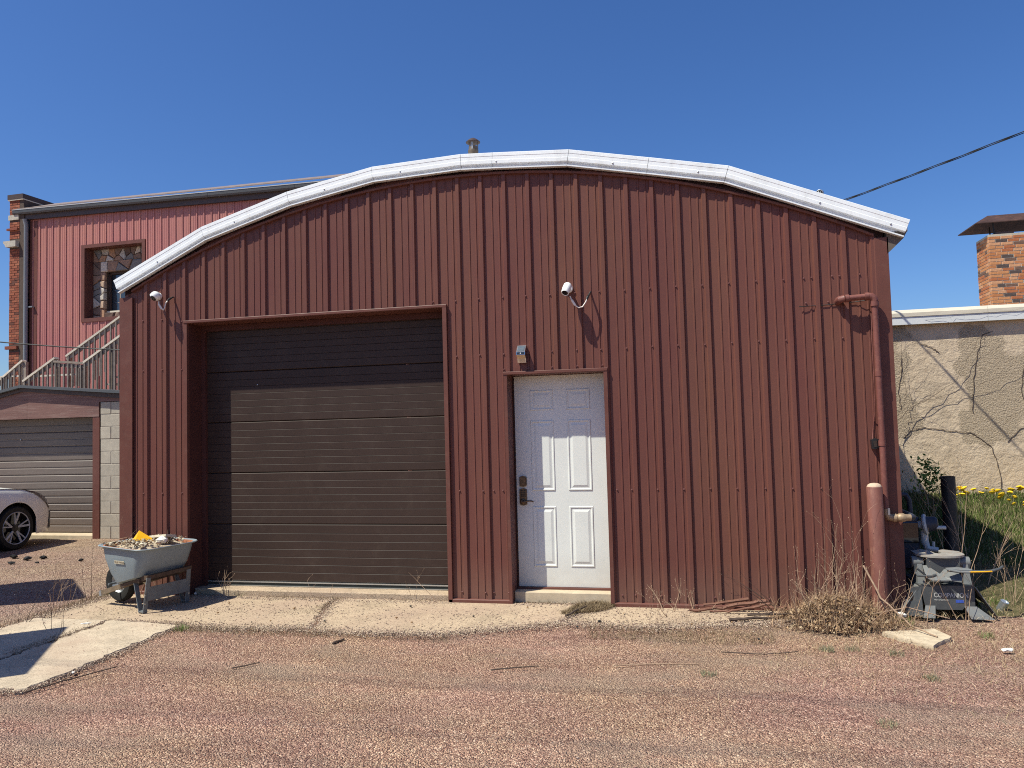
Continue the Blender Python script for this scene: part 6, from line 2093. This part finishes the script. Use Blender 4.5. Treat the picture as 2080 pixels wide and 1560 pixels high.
for k, (x, y, s_, lab) in enumerate(((-3.78, 1.83, .07, "largest black asphalt lump behind the wheelbarrow"), (-3.62, 1.93, .06, "black asphalt lump just right of the largest one"), (-3.70, 1.50, .055, "flat black asphalt lump nearest the camera"),
                                  (-2.88, 1.78, .05, "small black asphalt lump off by itself to the right"), (-4.12, 1.95, .07, "black asphalt lump in the car's shadow edge"), (-3.35, 1.55, .03, "tiny black asphalt crumb"))):
    o = lump((x, y, .02), (s_, s_ * .8, s_ * .45), 210 + k).build("asphalt_lump", 'tar')
    tag(o, lab, "asphalt lump", "asphalt lumps on the gravel")
for k in range(26):
    x, y = random.uniform(.1, 5.6), random.uniform(-1.0, -.06)
    s_ = random.uniform(.008, .018)
    o = lump((x, y, .026), (s_, s_ * .8, s_ * .6), 300 + k).build("pebble", 'leaf' if k % 3 else 'tar')
    tag(o, "small loose pebble lying on the concrete apron", "pebble", "pebbles on the apron")

# ------------------------------------------------------------------ loose gravel stones
def pebbles(name, n, seed, smin, smax, region=None):
    g = np.random.default_rng(seed)
    d = 2.9 * (13.5 / 2.9) ** (g.uniform(0, 1, n) ** .95)
    a = R(12.8) + g.uniform(-R(41), R(41), n)
    x = 5.04 - d * np.sin(a)
    y = -7.03 + d * np.cos(a)
    inb = ((x > -.83) & (x < 6.75) & (y > -.02)) | ((x > -.79) & (x < .73) & (y > -2.76)) | ((x > .7) & (x < 1.9) & (y > -1.02)) | ((x > 1.85) & (x < 3.1) & (y > -1.04)) | ((x >= 3.0) & (x < 5.9) & (y > -.50)) \
        | ((x > 6.7) & (y > .25)) | (y > 4.0)
    drift = np.sin(1.3 * x + 2.1 * np.sin(.9 * y)) + np.sin(2.7 * y + 1.1 * np.sin(1.7 * x + 1)) + .8 * np.sin(.6 * x - 1.9 * y + 2)
    inb_bare = (drift > .55) & (g.uniform(0, 1, n) < .72)       # packed bare patches carry few loose stones
    # a thin sprinkle strays on to the concrete
    k = (~inb & ~inb_bare) | (inb & (g.uniform(0, 1, n) < .035) & (y < 0) & (x < 6.2))
    x, y, d = x[k], y[k], d[k]
    n = len(x)
    base = np.array([(0, 0, 1), (1, 0, .1), (.1, 1, 0), (-1, .1, .05), (0, -1, .1), (0, 0, -1)], float)
    s_ = g.uniform(0, 1, n) ** 2.2 * (smax - smin) + smin
    s_ *= np.clip(d / 6.0, .75, 1.5)
    th = g.uniform(0, 2 * np.pi, n)
    sc_ = np.stack([s_ * g.uniform(.8, 1.4, n), s_ * g.uniform(.6, 1.0, n), s_ * g.uniform(.45, .8, n)], 1)
    v = base[None] * g.uniform(.7, 1.2, (n, 6, 1)) * sc_[:, None]
    ct, st_ = np.cos(th)[:, None], np.sin(th)[:, None]
    vx = v[..., 0] * ct - v[..., 1] * st_
    vy = v[..., 0] * st_ + v[..., 1] * ct
    z = np.array([gh(p_, q_) for p_, q_ in zip(x, y)])
    onslab = inb[k]
    z = np.where(onslab, .024, z)
    vz = v[..., 2] + z[:, None] + s_[:, None] * .25
    V = np.stack([vx + x[:, None], vy + y[:, None], vz], 2).reshape(-1, 3)
    F = np.array([(0, 1, 2), (0, 2, 3), (0, 3, 4), (0, 4, 1), (5, 2, 1), (5, 3, 2), (5, 4, 3), (5, 1, 4)])
    F = (np.arange(n)[:, None, None] * 6 + F[None]).reshape(-1, 3)
    cols = np.array((.92, .81, .80)) * np.array([(.36, .255, .205), (.42, .325, .245), (.31, .205, .175), (.47, .375, .285), (.25, .18, .15), (.38, .265, .225), (.54, .46, .36), (.34, .29, .25), (.62, .55, .45)])
    pr = np.array([.22, .17, .17, .11, .11, .1, .05, .05, .02])
    cols2 = cols * np.array((.93, 1.02, 1.06))
    ci = g.choice(len(cols), n, p=pr)
    c = np.where((x < -.8)[:, None], cols2[ci], cols[ci]) * g.uniform(.75, 1.2, (n, 1))
    return tag(np_mesh(name, V, F, 'tinted', np.repeat(c, 6, 0)), "loose crushed stones strewn over the gravel lot", "gravel", kind="stuff")
pebbles("gravel", 150000, 31, .0022, .0058)
# grit washed over the broken concrete edges
def edge_grit(paths, n, seed, spread):
    g = np.random.default_rng(seed)
    P0 = []
    for path in paths:
        for a, b in zip(path[:-1], path[1:]):
            L = math.hypot(b[0] - a[0], b[1] - a[1])
            k = int(n * L)
            t = g.uniform(0, 1, k)
            d = g.normal(size=(k, 2)) * spread
            P0.append(np.stack([a[0] + (b[0] - a[0]) * t + d[:, 0], a[1] + (b[1] - a[1]) * t + d[:, 1]], 1))
    xy = np.concatenate(P0)
    m_ = len(xy)
    base = np.array([(0, 0, 1), (1, 0, .1), (.1, 1, 0), (-1, .1, .05), (0, -1, .1), (0, 0, -1)], float)
    s_ = g.uniform(0, 1, m_) ** 2.5 * .0065 + .0022
    V = base[None] * g.uniform(.7, 1.25, (m_, 6, 1)) * np.stack([s_ * g.uniform(.8, 1.4, m_), s_, s_ * .7], 1)[:, None]
    V[..., 0] += xy[:, 0:1]
    V[..., 1] += xy[:, 1:2]
    V[..., 2] += (.010 + s_ * .3)[:, None]
    F = np.array([(0, 1, 2), (0, 2, 3), (0, 3, 4), (0, 4, 1), (5, 2, 1), (5, 3, 2), (5, 4, 3), (5, 1, 4)])
    F = (np.arange(m_)[:, None, None] * 6 + F[None]).reshape(-1, 3)
    cols = np.array([(.40, .29, .215), (.45, .345, .25), (.34, .235, .18), (.27, .19, .15), (.52, .42, .31), (.17, .12, .095)])
    c = cols[g.integers(0, 6, m_)] * g.uniform(.8, 1.2, (m_, 1))
    return tag(np_mesh("grit", V.reshape(-1, 3), F, 'tinted', np.repeat(c, 6, 0)), "loose grit scattered over the concrete's broken front edges", "grit", kind="stuff")
FRONT = [(.72, -1.1), (1.15, -1.17), (1.9, -1.08), (2.25, -1.13), (3.05, -1.08), (3.95, -.64), (4.6, -.70), (5.3, -.52), (5.85, -.36)]
edge_grit([FRONT], 2600, 51, .075)
edge_grit([[(.70, -1.1), (.745, -1.9), (.76, -2.74), (.40, -2.83), (-.3, -2.82)], [(-.81, -2.6), (-.80, 0)], [(-.04, -2.8), (-.05, -1.05), (.7, -1.08)]], 1900, 52, .045)
edge_grit([[(.1, -.06), (2.78, -.05)], [(3.4, -.02), (4.3, .0)], [(1.65, -.05), (1.93, -1.05)], [(4.22, 0), (3.93, -.62)]], 900, 53, .04)
edge_grit([[(-.6, -.55), (3.6, -.5)], [(3.6, -.3), (5.7, -.2)]], 900, 54, .24)
pebbles("gravel", 1300, 32, .0065, .013)
